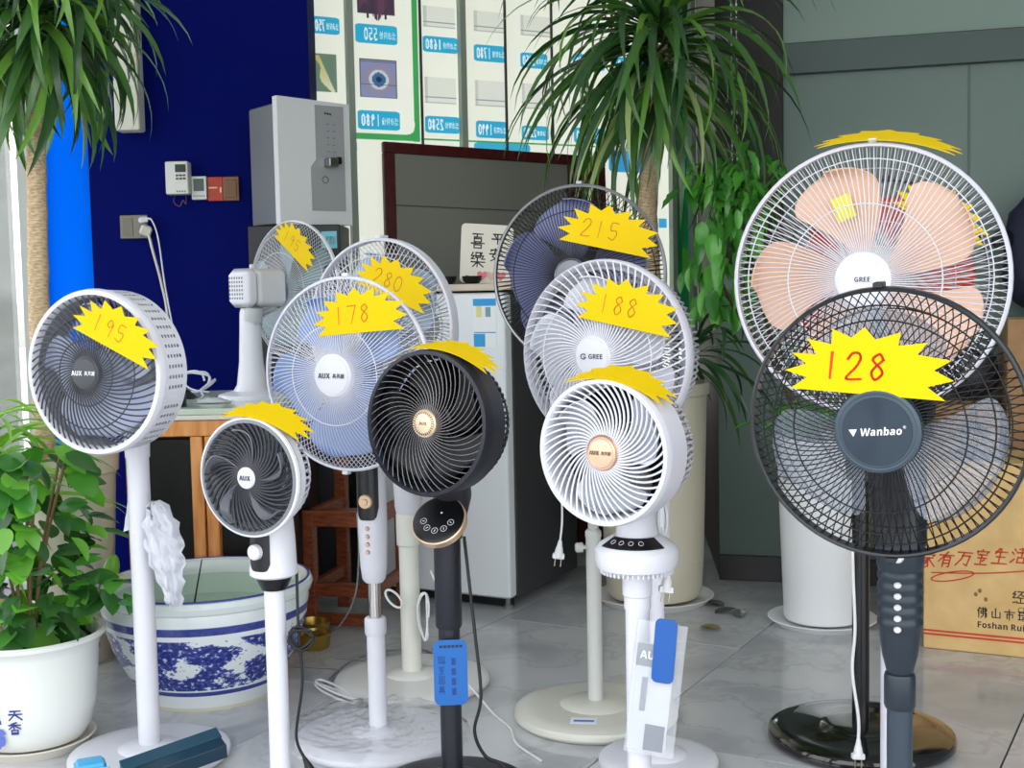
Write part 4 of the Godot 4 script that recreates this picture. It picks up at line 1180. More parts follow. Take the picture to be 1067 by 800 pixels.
	single("blue_film", bx(Vector3(0.178, 2.66, 0.002), 0.0, Transform3D(Basis(), Vector3(-1.534, 1.4, -4.39))), mat(srgb(0, 140, 255), 0.6, 0.0, {"metallic_specular": 0.1, "backlight_enabled": true, "backlight": Color(0.0, 0.62, 1.0)}), "bright blue translucent film on the narrow window behind the dracaena trunk", "window film")
	# glazed left side and the lintel of the open front
	var w2 := struct("window_2", bx(Vector3(0.06, 0.10, 3.5), 0.003, Transform3D(Basis(), Vector3(-1.93, 0.05, -2.62))), alu, "")
	part("top_rail", bx(Vector3(0.06, 0.12, 3.5), 0.003, Transform3D(Basis(), Vector3(-1.93, 2.74, -2.62))), alu, w2)
	for z in [-4.34, -3.2, -2.05, -0.90]:
		part("mullion", bx(Vector3(0.06, 2.6, 0.06), 0.003, Transform3D(Basis(), Vector3(-1.93, 1.4, z))), alu, w2)
	for z in [-3.77, -2.625, -1.475]:
		part("pane", bx(Vector3(0.006, 2.6, 1.06), 0.0, Transform3D(Basis(), Vector3(-1.93, 1.4, z))), glass, w2)
	struct("trim_4", bx(Vector3(4.9, 0.22, 0.16), 0.004, Transform3D(Basis(), Vector3(0.42, 2.69, -0.90))), alu, "")
	# poster window
	var wx := at(WALL_AT, 28)
	struct("wall_left", bx(Vector3(1.78, 0.62, 0.14), 0.0, Transform3D(Basis(), Vector3(0.82, 0.29, -0.08))), mat(srgb(190, 190, 182), 0.7), "", wx)
	var w3 := struct("window_3", bx(Vector3(1.74, 0.10, 0.08), 0.003, Transform3D(Basis(), Vector3(0.82, 2.75, -0.06))), alu, "shop window covered by backlit posters", wx)
	var edges := [0.0, 0.15, 0.43, 0.60, 0.785, 0.99, 1.27, 1.56, 1.66]
	for k in edges.size():
		var thin: bool = k in [2, 4, 5, 6]
		part("mullion", bx(Vector3(0.008 if thin else 0.024, 2.1, 0.010 if thin else 0.03), 0.001, Transform3D(Basis(), Vector3(edges[k], 1.65, 0.006))), mat(srgb(58, 64, 60), 0.5) if thin else mat(srgb(150, 162, 148), 0.4), w3)
	part("pane", bx(Vector3(1.66, 2.1, 0.006), 0.0, Transform3D(Basis(), Vector3(0.83, 1.65, -0.03))), glass, w3)
	make_posters(wx, edges)
	# outside
	var og := struct("ground_outside", bx(Vector3(60, 0.1, 60), 0.0, Transform3D(Basis(), Vector3(0, -0.20, 0))), mat(srgb(206, 204, 198), 0.9), "")
	struct("wall_outside", bx(Vector3(1.5, 6.0, 0.3), 0.0, Transform3D(Basis(Vector3.UP, 0.3), Vector3(-3.3, 2.9, -6.3))), mat(srgb(170, 172, 166), 0.9, 0.0, {"albedo_texture": noise_tex(83, 0.02, [[0.0, srgb(150, 150, 146)], [1.0, srgb(196, 198, 190)]], 256), "uv1_triplanar": true, "uv1_world_triplanar": true}), "rough pale concrete wall seen through the left window")

# ---------------------------------------------------------------- posters
func make_posters(wx: Transform3D, edges: Array) -> void:
	var v0 := 0.75
	var v1 := 2.55
	var res := 500.0
	var bg := Color8(250, 250, 234)
	var cyan := Color8(52, 176, 214)
	var green := Color8(70, 168, 92)
	var imgs := []
	for k in 7:
		var im := Image.create(int((edges[k + 1] - edges[k]) * res), int((v1 - v0) * res), false, Image.FORMAT_RGB8)
		im.fill(bg)
		imgs.append(im)
	var fill := func(a: float, b: float, c: float, d: float, col: Color):
		for k in 7:
			var x0 := int((a - edges[k]) * res)
			var x1 := int((c - edges[k]) * res)
			imgs[k].fill_rect(Rect2i(x0, int((v1 - maxf(b, d)) * res), x1 - x0, int(absf(d - b) * res)), col)
	var rounded := func(a: float, b: float, c: float, d: float, r: float, col: Color):
		var n := int(r * res)
		for k in n + 1:
			var y := float(k) / res
			var inset := r - sqrt(maxf(0.0, r * r - (r - y) * (r - y)))
			fill.call(a + inset, b - y, c - inset, b - y - 1.5 / res, col)
			fill.call(a + inset, d + y + 1.5 / res, c - inset, d + y, col)
		fill.call(a, b - r, c, d + r, col)
	# printed on the far side of the sheet: every sign reads mirrored from in here
	var mirrored := func(words: String, right: float, base: float, sx: float, sy: float, w: float, col: Color):
		for k in words.length():
			for line in polylines(words[k]):
				for q in line.size() - 1:
					var a: Vector2 = line[q]
					var b: Vector2 = line[q + 1]
					var steps := maxi(2, int(a.distance_to(b) * sy * res * 1.2))
					for s in steps + 1:
						var c := a.lerp(b, float(s) / steps)
						var u := right - sx * (k + c.x * 0.78)
						var v := base + c.y * sy
						fill.call(u - w / 2, v + w / 2, u + w / 2, v - w / 2, col)
	var pill := func(a: float, b: float, c: float, d: float, words: String):
		rounded.call(a, b, c, d, 0.010, cyan)
		var w := c - a
		var h := b - d
		mirrored.call("活动特价", c - w * 0.05, d + h * 0.30, w * 0.10, h * 0.36, 0.0022, Color8(225, 245, 250))
		mirrored.call(words, c - w * 0.48, d + h * 0.20, w * 0.115, h * 0.60, 0.0048, Color8(240, 250, 252))
	# first sheet: television offers
	pill.call(0.01, 1.987, 0.125, 1.925, "750")
	fill.call(0.01, 1.857, 0.108, 1.722, Color8(112, 138, 118))
	for k in 40:
		var t := k / 39.0
		fill.call(0.02 + 0.06 * t + 0.012 * sin(t * 7.0), 1.850 - 0.12 * t, 0.045 + 0.055 * t, 1.842 - 0.12 * t, Color8(206, 190, 110).lerp(Color8(226, 226, 196), t))
	pill.call(0.01, 1.662, 0.12, 1.603, "980")
	mirrored.call("特价机-", 0.10, 1.885, 0.014, 0.016, 0.002, Color8(70, 74, 70))
	# second sheet
	fill.call(0.405, 2.55, 0.43, 1.559, green)
	fill.call(0.15, 1.592, 0.43, 1.559, green)
	rounded.call(0.13, 1.66, 0.410, 1.582, 0.03, bg)
	fill.call(0.15, 2.5, 0.408, 1.64, bg)
	fill.call(0.195, 2.10, 0.340, 2.012, Color8(76, 62, 78))
	for k in 30:
		var t := k / 29.0
		fill.call(0.20 + 0.135 * t, 2.095, 0.204 + 0.135 * t, 2.02 + 0.03 * sin(t * 9.0), Color8(72, 58, 80).lerp(Color8(112, 72, 90), 0.5 + 0.5 * sin(t * 12.0)))
	fill.call(0.23, 2.012, 0.238, 1.996, Color8(50, 50, 54))
	fill.call(0.30, 2.012, 0.308, 1.996, Color8(50, 50, 54))
	pill.call(0.185, 1.975, 0.350, 1.905, "550")
	mirrored.call("特送机活价", 0.308, 1.856, 0.017, 0.017, 0.002, Color8(80, 82, 80))
	fill.call(0.196, 1.85, 0.342, 1.712, Color8(92, 84, 96))
	for a in 34:
		for b in 32:
			var d := Vector2((a - 17) / 17.0, (b - 16) / 16.0)
			var r := d.length()
			var col := Color8(188, 146, 130).lerp(Color8(140, 148, 186), clampf(r, 0, 1))
			if r < 0.55: col = Color8(206, 214, 220)
			if r < 0.38: col = Color8(70, 110, 150)
			if r < 0.16: col = Color8(36, 60, 92)
			fill.call(0.200 + 0.0041 * a, 1.846 - 0.0041 * b, 0.2042 + 0.0041 * a, 1.8418 - 0.0041 * b, col)
	pill.call(0.184, 1.664, 0.352, 1.596, "1980")
	# cyan disc under them
	for k in 60:
		var y := -0.059 + 0.118 * k / 59.0
		var h := sqrt(maxf(0.0, 0.059 * 0.059 - y * y)) * 1.08
		fill.call(0.116 - h, 1.532 + y + 0.002, 0.116 + h, 1.532 + y, Color8(60, 190, 226))
	mirrored.call("特", 0.235, 1.46, 0.02, 0.018, 0.002, Color8(110, 112, 104))
	# air conditioner sheets
	var ac := func(a: float, b: float, c: float, d: float):
		fill.call(a, b, c, d, Color8(232, 232, 220))
		fill.call(a, b, a + (c - a) * 0.10, d, Color8(206, 208, 200))
		fill.call(a, d + (b - d) * 0.26, c, d + (b - d) * 0.20, Color8(150, 160, 158))
		fill.call(a, d + 0.004, c, d, Color8(186, 190, 184))
	for x in [0.455, 0.665, 0.868]:
		ac.call(x, 2.06, x + 0.13, 1.985)
		ac.call(x, 1.80, x + 0.128, 1.705)
		mirrored.call("送机特价", x + 0.12, 1.845, 0.022, 0.017, 0.002, Color8(84, 86, 82))
	pill.call(0.450, 1.951, 0.596, 1.892, "1680")
	pill.call(0.452, 1.656, 0.596, 1.595, "2580")
	pill.call(0.663, 1.935, 0.800, 1.872, "1780")
	pill.call(0.664, 1.648, 0.800, 1.585, "1990")
	pill.call(0.864, 1.918, 0.985, 1.860, "2350")
	pill.call(0.864, 1.639, 0.985, 1.585, "2200")
	rounded.call(0.655, 1.566, 0.90, 1.535, 0.012, Color8(70, 182, 214))
	fill.call(0.435, 1.572, 1.2, 1.566, green)
	pill.call(1.10, 1.93, 1.25, 1.87, "2180")
	pill.call(1.10, 1.64, 1.25, 1.58, "2480")
	rounded.call(1.262, 1.557, 1.45, 1.47, 0.02, Color8(60, 160, 214))
	fill.call(1.505, 1.285, 1.545, 1.245, Color8(70, 170, 220))
	mirrored.call("送活特", 1.548, 1.20, 0.013, 0.014, 0.002, Color8(130, 132, 126))
	pill.call(1.30, 1.93, 1.46, 1.87, "1580")
	var words := ["cream window poster strip beside the blue wall with television offer", "cream window poster with mirrored prices 550 and 1980 and green edge", "cream poster just right of the green poster edge, showing mirrored price 2580", "cream poster with a cyan bar at its foot and mirrored price 1990", "cream poster at the tips of the dracaena leaves, mirrored price 2200", "cream window poster behind the dracaena leaves", "cream window poster beside the green strip"]
	for k in 7:
		var w: float = edges[k + 1] - edges[k]
		var tx := ImageTexture.create_from_image(imgs[k])
		var m := mat(Color.WHITE, 0.7, 0.0, {"albedo_texture": tx, "backlight_enabled": true, "backlight": Color(1, 1, 1), "cull_mode": BaseMaterial3D.CULL_DISABLED})
		m = m.duplicate()
		m.albedo_texture = tx
		var g := G.new()
		var x0: float = edges[k]
		var x1: float = edges[k + 1]
		var ids := [g.vert(Vector3(x0, v1, 0), Vector3.BACK, Vector2(0, 0)), g.vert(Vector3(x1, v1, 0), Vector3.BACK, Vector2(1, 0)), g.vert(Vector3(x1, v0, 0), Vector3.BACK, Vector2(1, 1)), g.vert(Vector3(x0, v0, 0), Vector3.BACK, Vector2(0, 1))]
		g.quad(ids[0], ids[1], ids[2], ids[3])
		single("poster", g, m, words[k], "poster", wx * Transform3D(Basis(), Vector3(0, 0, -0.018)), "posters on the shop window")
	single("green_strip", bx(Vector3(0.092, 1.8, 0.003), 0.0, Transform3D(Basis(), Vector3(1.61, 1.65, -0.015))), mat(srgb(40, 150, 100), 0.5, 0.0, {"backlight_enabled": true, "backlight": Color(0.12, 0.52, 0.34)}), "green translucent strip at the right end of the poster window", "window film", wx)

# ---------------------------------------------------------------- furniture and appliances
func make_furniture() -> void:
	var oak := mat(Color.WHITE, 0.45, 0.0, {"albedo_texture": noise_tex(90, 0.012, [[0.0, srgb(196, 120, 60)], [0.5, srgb(224, 150, 84)], [1.0, srgb(238, 176, 112)]], 256), "uv1_triplanar": true, "uv1_scale": Vector3(8, 1.2, 8)})
	var red_wood := mat(Color.WHITE, 0.4, 0.0, {"albedo_texture": noise_tex(91, 0.02, [[0.0, srgb(92, 44, 24)], [0.5, srgb(132, 68, 38)], [1.0, srgb(158, 88, 52)]], 256), "uv1_triplanar": true, "uv1_scale": Vector3(3, 12, 12)})
	var dark := mat(srgb(20, 18, 20), 0.3)
	# sideboard
	var c := thing("sideboard", "orange wood sideboard with dark doors and a pale stone top, behind the porcelain tank", "sideboard", Vector3(-0.852, 0, -3.745))
	part("stone_top", bx(Vector3(0.45, 0.018, 0.66), 0.003), mat(srgb(196, 210, 190), 0.15), c, Transform3D(Basis(), Vector3(0, 0.683, 0)))
	part("top_edge", bx(Vector3(0.452, 0.014, 0.662), 0.003), mat(srgb(218, 214, 204), 0.4), c, Transform3D(Basis(), Vector3(0, 0.667, 0)))
	part("apron", bx(Vector3(0.44, 0.045, 0.03), 0.003), oak, c, Transform3D(Basis(), Vector3(0, 0.6375, 0.310)))
	for x in [-0.204, -0.0235, 0.0155, 0.208]:
		part("stile", bx(Vector3(0.034, 0.615, 0.04), 0.003), oak, c, Transform3D(Basis(), Vector3(x, 0.3075, 0.302)))
	part("door_panel", bx(Vector3(0.150, 0.55, 0.012), 0.002), dark, c, Transform3D(Basis(), Vector3(-0.114, 0.33, 0.290)))
	part("door_panel", bx(Vector3(0.156, 0.55, 0.012), 0.002), dark, c, Transform3D(Basis(), Vector3(0.112, 0.33, 0.290)))
	part("carcass", bx(Vector3(0.42, 0.60, 0.58), 0.004), mat(srgb(56, 34, 24), 0.5), c, Transform3D(Basis(), Vector3(0, 0.36, -0.02)))
	# chair frame beside it
	c = thing("wooden_chair", "reddish brown wooden chair frame standing between the sideboard and the fridge", "chair", Vector3(-0.485, 0, -3.79), deg_to_rad(-14))
	for x in [-0.10, 0.10]:
		part("leg", bx(Vector3(0.034, 0.36, 0.034), 0.003), red_wood, c, Transform3D(Basis(), Vector3(x, 0.18, 0.13)))
		part("back_post", bx(Vector3(0.040, 0.66, 0.03), 0.003), red_wood, c, Transform3D(Basis(), Vector3(x, 0.33, -0.13)))
		part("side_rail", bx(Vector3(0.026, 0.045, 0.24), 0.003), red_wood, c, Transform3D(Basis(), Vector3(x, 0.335, 0)))
		part("stretcher", bx(Vector3(0.022, 0.036, 0.24), 0.003), red_wood, c, Transform3D(Basis(), Vector3(x, 0.12, 0)))
	part("front_rail", bx(Vector3(0.24, 0.05, 0.028), 0.003), red_wood, c, Transform3D(Basis(), Vector3(0, 0.335, 0.13)))
	part("front_stretcher", bx(Vector3(0.24, 0.04, 0.024), 0.003), red_wood, c, Transform3D(Basis(), Vector3(0, 0.12, 0.13)))
	part("front_stretcher", bx(Vector3(0.24, 0.034, 0.024), 0.003), red_wood, c, Transform3D(Basis(), Vector3(0, 0.03, 0.13)))
	part("cross_slat", bx(Vector3(0.20, 0.018, 0.05), 0.002), red_wood, c, Transform3D(Basis(), Vector3(0, 0.335, 0.03)))
	part("back_rail", bx(Vector3(0.20, 0.06, 0.022), 0.003), red_wood, c, Transform3D(Basis(), Vector3(0, 0.60, -0.13)))
	# cabinet under the dispenser
	c = thing("dark_cabinet", "black narrow cabinet under the water dispenser", "cabinet", Vector3(-0.700, 0, -4.205))
	part("body", bx(Vector3(0.30, 1.225, 0.24), 0.004), mat(srgb(26, 27, 32), 0.45), c, Transform3D(Basis(), Vector3(0, 0.6125, 0)))
	part("price_card", bx(Vector3(0.050, 0.055, 0.003), 0.0), mat(srgb(120, 196, 214), 0.5), c, Transform3D(Basis(), Vector3(0.115, 1.175, 0.1225)))
	var pc := G.new()
	write(pc, "1980", Vector2(0.095, 1.163), Vector2(0.008, 0.022), Vector2(0.0105, 0), 0.002, flat_lay(Transform3D(Basis(), Vector3(0, 0, 0.1245))))
	part("card_print", pc, mat(srgb(236, 246, 250), 0.5), c)
	# water dispenser
	c = thing("water_dispenser", "grey water dispenser with tap on the black cabinet by the blue wall", "water dispenser", Vector3(-0.690, 1.226, -4.185), deg_to_rad(38))
	var silver := mat(srgb(160, 162, 164), 0.35, 0.1)
	part("body", bx(Vector3(0.27, 0.385, 0.17), 0.006), mat(srgb(104, 108, 112), 0.4, 0.2), c, Transform3D(Basis(), Vector3(0, 0.1925, -0.005)))
	var out := PackedVector2Array([Vector2(-0.135, 0), Vector2(0.13, 0), Vector2(0.13, 0.395), Vector2(-0.135, 0.405)])
	var fr := part("front_cover", pl(out, 0.03, at(Vector3(0, 0, 0.095))), mat(srgb(214, 216, 216), 0.35), c)
	part("front_inset", pl(PackedVector2Array([Vector2(-0.02, 0.045), Vector2(0.105, 0.045), Vector2(0.105, 0.385), Vector2(0.0, 0.385), Vector2(0.0, 0.21), Vector2(-0.02, 0.185)]), 0.010, at(Vector3(0, 0, 0.109))), silver, fr)
	part("tap", bx(Vector3(0.036, 0.030, 0.045), 0.004), mat(srgb(150, 150, 152), 0.15, 0.9), fr, Transform3D(Basis(), Vector3(0.045, 0.200, 0.128)))
	part("tap_button", bx(Vector3(0.018, 0.024, 0.016), 0.003), dark, fr, Transform3D(Basis(), Vector3(0.067, 0.206, 0.140)))
	var dr := ring(0.011, 0.115, 20)
	for k in dr.size(): dr[k] += Vector3(0.03, 0.145, 0)
	part("drain_ring", tb(dr, 0.001, 4, true), dark, fr)
	var tx := G.new()
	for k in 5:
		for q in 2:
			tx.box(Vector3(0.008, 0.0022, 0.0006), Transform3D(Basis(), Vector3(0.045 + 0.022 * q, 0.325 - 0.022 * k, 0.1145)))
	part("print_marks", tx, mat(srgb(90, 92, 96), 0.5), fr)
	var bm := G.new()
	for k in 5:
		bm.box(Vector3(0.0042, 0.007 if k % 2 == 0 else 0.005, 0.0006), Transform3D(Basis(), Vector3(0.036 + 0.0052 * k, 0.360 - 0.0006 * k, 0.1145)))
	part("brand_mark", bm, mat(srgb(40, 40, 44), 0.5), fr)
	# fridge
	c = thing("refrigerator", "light grey refrigerator with energy label in the middle", "refrigerator", Vector3(-0.128, 0, -4.163), deg_to_rad(-28))
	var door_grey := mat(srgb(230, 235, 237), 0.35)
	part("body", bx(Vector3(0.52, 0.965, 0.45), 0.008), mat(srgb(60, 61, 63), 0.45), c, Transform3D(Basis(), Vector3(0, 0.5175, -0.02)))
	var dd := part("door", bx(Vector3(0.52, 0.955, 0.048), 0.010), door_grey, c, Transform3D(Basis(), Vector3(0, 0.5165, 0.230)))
	var lb := part("energy_label", bx(Vector3(0.080, 0.150, 0.001)), mat(srgb(236, 240, 240), 0.5), dd, Transform3D(Basis(), Vector3(0.190, 0.385, 0.0246)))
	part("kick_plate", bx(Vector3(0.48, 0.03, 0.02), 0.002), dark, c, Transform3D(Basis(), Vector3(0, 0.022, 0.20)))
	for x in [-0.23, 0.23]:
		part("foot", lat([Vector2(0, 0.0), Vector2(0.014, 0.0), Vector2(0.014, 0.012), Vector2(0.008, 0.014), Vector2(0.008, 0.04), Vector2(0, 0.04)], 14), mat(srgb(120, 120, 118), 0.5), c, Transform3D(Basis(), Vector3(x, 0, 0.215)))
	for b in [[0.0, 0.063, 0.080, 0.022, srgb(36, 150, 214)], [-0.02, -0.054, 0.040, 0.040, srgb(40, 160, 220)], [0.012, 0.033, 0.018, 0.030, srgb(120, 160, 170)], [-0.02, 0.034, 0.018, 0.034, srgb(226, 220, 140)], [0.0, -0.030, 0.076, 0.003, srgb(60, 150, 210)]]:
		part("label_print", bx(Vector3(b[2], b[3], 0.0006)), mat(b[4], 0.5), c, Transform3D(Basis(), Vector3(0.190 + b[0], 0.9015 + b[1], 0.2555)))
	single("top_board", bx(Vector3(0.56, 0.022, 0.50), 0.003), mat(srgb(206, 192, 172), 0.5), "thin pale wooden board on top of the refrigerator", "board", at(Vector3(-0.128, 1.011, -4.160), -28))
	# plaque with calligraphy
	c = thing("plaque", "white plaque with four black Chinese signs and pink hearts on the refrigerator", "plaque", Vector3(-0.075, 1.0222, -4.13), deg_to_rad(6))
	var px := at(Vector3(0, 0.098, 0), 0, -8, -4)
	part("board", pl(rrect(0.172, 0.196, 0.014), 0.008, px), mat(srgb(236, 230, 216), 0.5), c)
	var g := G.new()
	var lay := flat_lay(px * Transform3D(Basis(), Vector3(0, 0, 0.0046)))
	write(g, "平", Vector2(0.016, 0.034), Vector2(0.042, 0.036), Vector2.ZERO, 0.0042, lay)
	write(g, "安", Vector2(0.010, -0.022), Vector2(0.042, 0.040), Vector2.ZERO, 0.0042, lay)
	write(g, "喜", Vector2(-0.052, 0.018), Vector2(0.042, 0.046), Vector2.ZERO, 0.0042, lay)
	write(g, "樂", Vector2(-0.050, -0.044), Vector2(0.044, 0.046), Vector2.ZERO, 0.0042, lay)
	part("signs", g, mat(srgb(34, 34, 36), 0.6), c)
	for k in 3:
		var hs := PackedVector2Array()
		for q in 24:
			var t := TAU * q / 24
			hs.append(Vector2(16 * pow(sin(t), 3), 13 * cos(t) - 5 * cos(2 * t) - 2 * cos(3 * t) - cos(4 * t)) * 0.0011)
		part("heart", pl(hs, 0.002, px * Transform3D(Basis(), Vector3(-0.012 + 0.030 * k, -0.072, 0.0055))), mat(srgb(232, 128, 132), 0.5) if k != 1 else mat(srgb(226, 190, 178), 0.5), c)
	part("seal", pl(rrect(0.012, 0.010, 0.001), 0.001, px * Transform3D(Basis(), Vector3(-0.062, -0.080, 0.0048))), mat(srgb(150, 60, 50), 0.5), c)
	for k in 2:
		single("bowl", lat([Vector2(0, 0.0), Vector2(0.02, 0.0), Vector2(0.030, 0.012), Vector2(0.033, 0.026), Vector2(0.031, 0.026), Vector2(0.027, 0.013), Vector2(0, 0.005)], 28), dark, ["small black bowl on the refrigerator in front of the plaque", "small black bowl at the rim of the fan tagged 280"][k], "bowl", Transform3D(Basis(), Vector3(-0.122 - 0.082 * k, 1.0222, -4.045 - 0.02 * k)), "black bowls on the refrigerator")
	# board with dark red frame against the posters
	c = thing("framed_board", "grey board with wide dark red frame leaning on the poster window", "board", WALL_AT, deg_to_rad(28))
	var maroon := mat(Color.WHITE, 0.35, 0.0, {"albedo_texture": noise_tex(93, 0.03, [[0.0, srgb(56, 10, 12)], [0.75, srgb(82, 16, 18)], [0.92, srgb(90, 26, 24)], [1.0, srgb(170, 130, 110)]], 256), "uv1_triplanar": true, "uv1_scale": Vector3(5, 2, 5)})
	var bxf := at(Vector3(-0.035, 0.02, 0.125), 0, -4.0, -1.6)
	part("panel", bx(Vector3(0.745, 1.44, 0.012), 0.002), mat(srgb(132, 132, 124), 0.35), c, bxf * Transform3D(Basis(), Vector3(0.660, 0.785, 0)))
	part("seam", bx(Vector3(0.60, 0.004, 0.002), 0.0), mat(srgb(74, 74, 70), 0.5), c, bxf * Transform3D(Basis(), Vector3(0.60, 1.31, 0.007)))
	part("frame_rail", bx(Vector3(0.953, 0.040, 0.022), 0.003), maroon, c, bxf * Transform3D(Basis(), Vector3(0.729, 1.520, 0.004)))
	part("frame_stile", bx(Vector3(0.045, 1.50, 0.022), 0.003), maroon, c, bxf * Transform3D(Basis(), Vector3(0.275, 0.75, 0.004)))
	part("frame_stile", bx(Vector3(0.17, 1.50, 0.022), 0.003), maroon, c, bxf * Transform3D(Basis(), Vector3(1.12, 0.75, 0.004)))
	part("hinge", bx(Vector3(0.008, 0.030, 0.006), 0.001), dark, c, bxf * Transform3D(Basis(), Vector3(1.02, 1.40, 0.018)))

# ---------------------------------------------------------------- smaller things
func make_small_things() -> void:
	var white := white_plastic()
	var dark := mat(srgb(24, 24, 28), 0.4)
	# on the blue wall (face at z = -4.35)
	var z := -4.349
	var c := thing("timer_switch", "white timer switch with small grey display on the blue wall", "timer", Vector3(-1.130, 1.405, z))
	part("case", bx(Vector3(0.078, 0.112, 0.05), 0.004), mat(srgb(216, 216, 208), 0.4), c, Transform3D(Basis(), Vector3(0, 0, 0.025)))
	part("display", bx(Vector3(0.036, 0.026, 0.004), 0.001), mat(srgb(60, 68, 62), 0.2), c, Transform3D(Basis(), Vector3(0.014, 0.032, 0.051)))
	for k in 6:
		part("button", bx(Vector3(0.009, 0.006, 0.004), 0.001), mat(srgb(70, 74, 74), 0.4), c, Transform3D(Basis(), Vector3(0.002 + 0.012 * (k % 3), 0.008 - 0.011 * (k / 3), 0.051)))
	for k in 4:
		part("terminal", bx(Vector3(0.004, 0.005, 0.003), 0.0005), mat(srgb(90, 92, 90), 0.4), c, Transform3D(Basis(), Vector3(0.0 + 0.009 * k, -0.046, 0.0505)))
	c = thing("thermostat", "square white thermostat with grey screen beside the timer", "thermostat", Vector3(-1.063, 1.372, z))
	part("case", bx(Vector3(0.052, 0.080, 0.020), 0.003), mat(srgb(214, 216, 212), 0.4), c, Transform3D(Basis(), Vector3(0, 0, 0.010)))
	part("screen", bx(Vector3(0.036, 0.042, 0.003), 0.001), mat(srgb(96, 106, 102), 0.2), c, Transform3D(Basis(), Vector3(0, 0.010, 0.020)))
	var tk := G.new()
	for k in 6:
		tk.box(Vector3(0.003, 0.006, 0.001), Transform3D(Basis(), Vector3(-0.018 + 0.007 * k, -0.028, 0.0205)))
	part("key_marks", tk, mat(srgb(110, 112, 110), 0.5), c)
	c = thing("switch_plate", "brown switch plate with a red label on the blue wall", "switch", Vector3(-0.982, 1.368, z))
	part("plate", bx(Vector3(0.056, 0.082, 0.012), 0.002), mat(srgb(128, 88, 58), 0.5), c, Transform3D(Basis(), Vector3(0.027, 0, 0.006)))
	part("rocker", bx(Vector3(0.040, 0.060, 0.004), 0.002), mat(srgb(120, 82, 54), 0.45), c, Transform3D(Basis(), Vector3(0.027, 0, 0.0135)))
	part("red_label", bx(Vector3(0.052, 0.082, 0.012), 0.002), mat(srgb(176, 58, 40), 0.5), c, Transform3D(Basis(), Vector3(-0.027, 0, 0.006)))
	part("label_line", bx(Vector3(0.030, 0.005, 0.001)), mat(srgb(226, 190, 140), 0.5), c, Transform3D(Basis(), Vector3(-0.034, 0.004, 0.0125)))
	part("label_line", bx(Vector3(0.006, 0.018, 0.001)), mat(srgb(226, 190, 140), 0.5), c, Transform3D(Basis(), Vector3(-0.008, -0.004, 0.0125)))
	cable("loose_wires", [Vector3(-1.148, 1.352, -4.34), Vector3(-1.15, 1.325, -4.325), Vector3(-1.13, 1.310, -4.325), Vector3(-1.118, 1.330, -4.325), Vector3(-1.108, 1.318, -4.325), Vector3(-1.11, 1.352, -4.34)], 0.0016, mat(srgb(110, 60, 70), 0.5), "thin coloured wires hanging under the timer switch", false, "wires")
	c = thing("wall_socket", "grey wall socket plate with two white plugs on the blue wall", "socket", Vector3(-1.295, 1.244, z))
	part("plate", bx(Vector3(0.094, 0.080, 0.012), 0.002), mat(srgb(122, 118, 104), 0.4), c, Transform3D(Basis(), Vector3(0, 0, 0.006)))
	part("rocker", bx(Vector3(0.034, 0.060, 0.004), 0.001), mat(srgb(112, 108, 96), 0.4), c, Transform3D(Basis(), Vector3(-0.02, 0, 0.013)))
	var cordm := mat(srgb(206, 204, 190), 0.45)
	c = thing("power_cord", "thick cream cord plugged into the lower half of the wall socket", "cord")
	part("plug", bx(Vector3(0.040, 0.038, 0.036), 0.008), cordm, c, at(Vector3(-1.248, 1.228, -4.318), 20, 0, -20))
	part("cable", tb(smooth([Vector3(-1.236, 1.212, -4.31), Vector3(-1.222, 1.16, -4.30), Vector3(-1.20, 1.05, -4.31), Vector3(-1.18, 0.92, -4.30), Vector3(-1.17, 0.60, -4.27), Vector3(-1.17, 0.30, -4.25)], 7), 0.005, 7), cordm, c)
	c = thing("power_cord", "thin white cord looping from the wall socket to the sideboard", "cord")
	part("plug", bx(Vector3(0.034, 0.022, 0.03), 0.006), white, c, at(Vector3(-1.255, 1.266, -4.32), 20, 0, 8))
	part("cable", tb(smooth([Vector3(-1.240, 1.268, -4.31), Vector3(-1.218, 1.262, -4.29), Vector3(-1.196, 1.20, -4.28), Vector3(-1.175, 1.05, -4.26), Vector3(-1.14, 0.92, -4.2), Vector3(-1.08, 0.78, -4.05), Vector3(-1.03, 0.715, -3.95), Vector3(-0.95, 0.70, -3.90)], 7), 0.0028, 6), white, c)
	c = thing("cable_bundle", "coiled white cable bundle on the sideboard", "cable")
	var loop := []
	for k in 46:
		var a := TAU * k / 15.0
		loop.append(Vector3(-1.00 + 0.050 * cos(a) + 0.0006 * k, 0.740 + 0.030 * sin(a) + 0.006 * sin(k * 0.9), -3.86 + 0.016 * sin(a * 0.5 + 1.0)))
	loop.append_array([Vector3(-0.955, 0.715, -3.82), Vector3(-0.93, 0.700, -3.75), Vector3(-0.92, 0.6965, -3.65)])
	part("cable", tb(smooth(loop, 2), 0.0034, 6), white, c)
	part("tie", tb(ring(0.012, 0, 12), 0.003, 5, true), dark, c, at(Vector3(-1.045, 0.742, -3.85), 60))
	cable("dispenser_cord", [Vector3(-0.862, 1.50, -4.30), Vector3(-0.868, 1.42, -4.30), Vector3(-0.866, 1.30, -4.31), Vector3(-0.868, 1.215, -4.31)], 0.003, white, "white cord hanging at the left side of the water dispenser", true)
	single("wall_box", bx(Vector3(0.085, 0.62, 0.07), 0.006, Transform3D(Basis(), Vector3(-1.285, 1.875, -4.314))), mat(srgb(216, 214, 198), 0.5), "long cream wall box behind the leaves on the blue wall", "wall box")
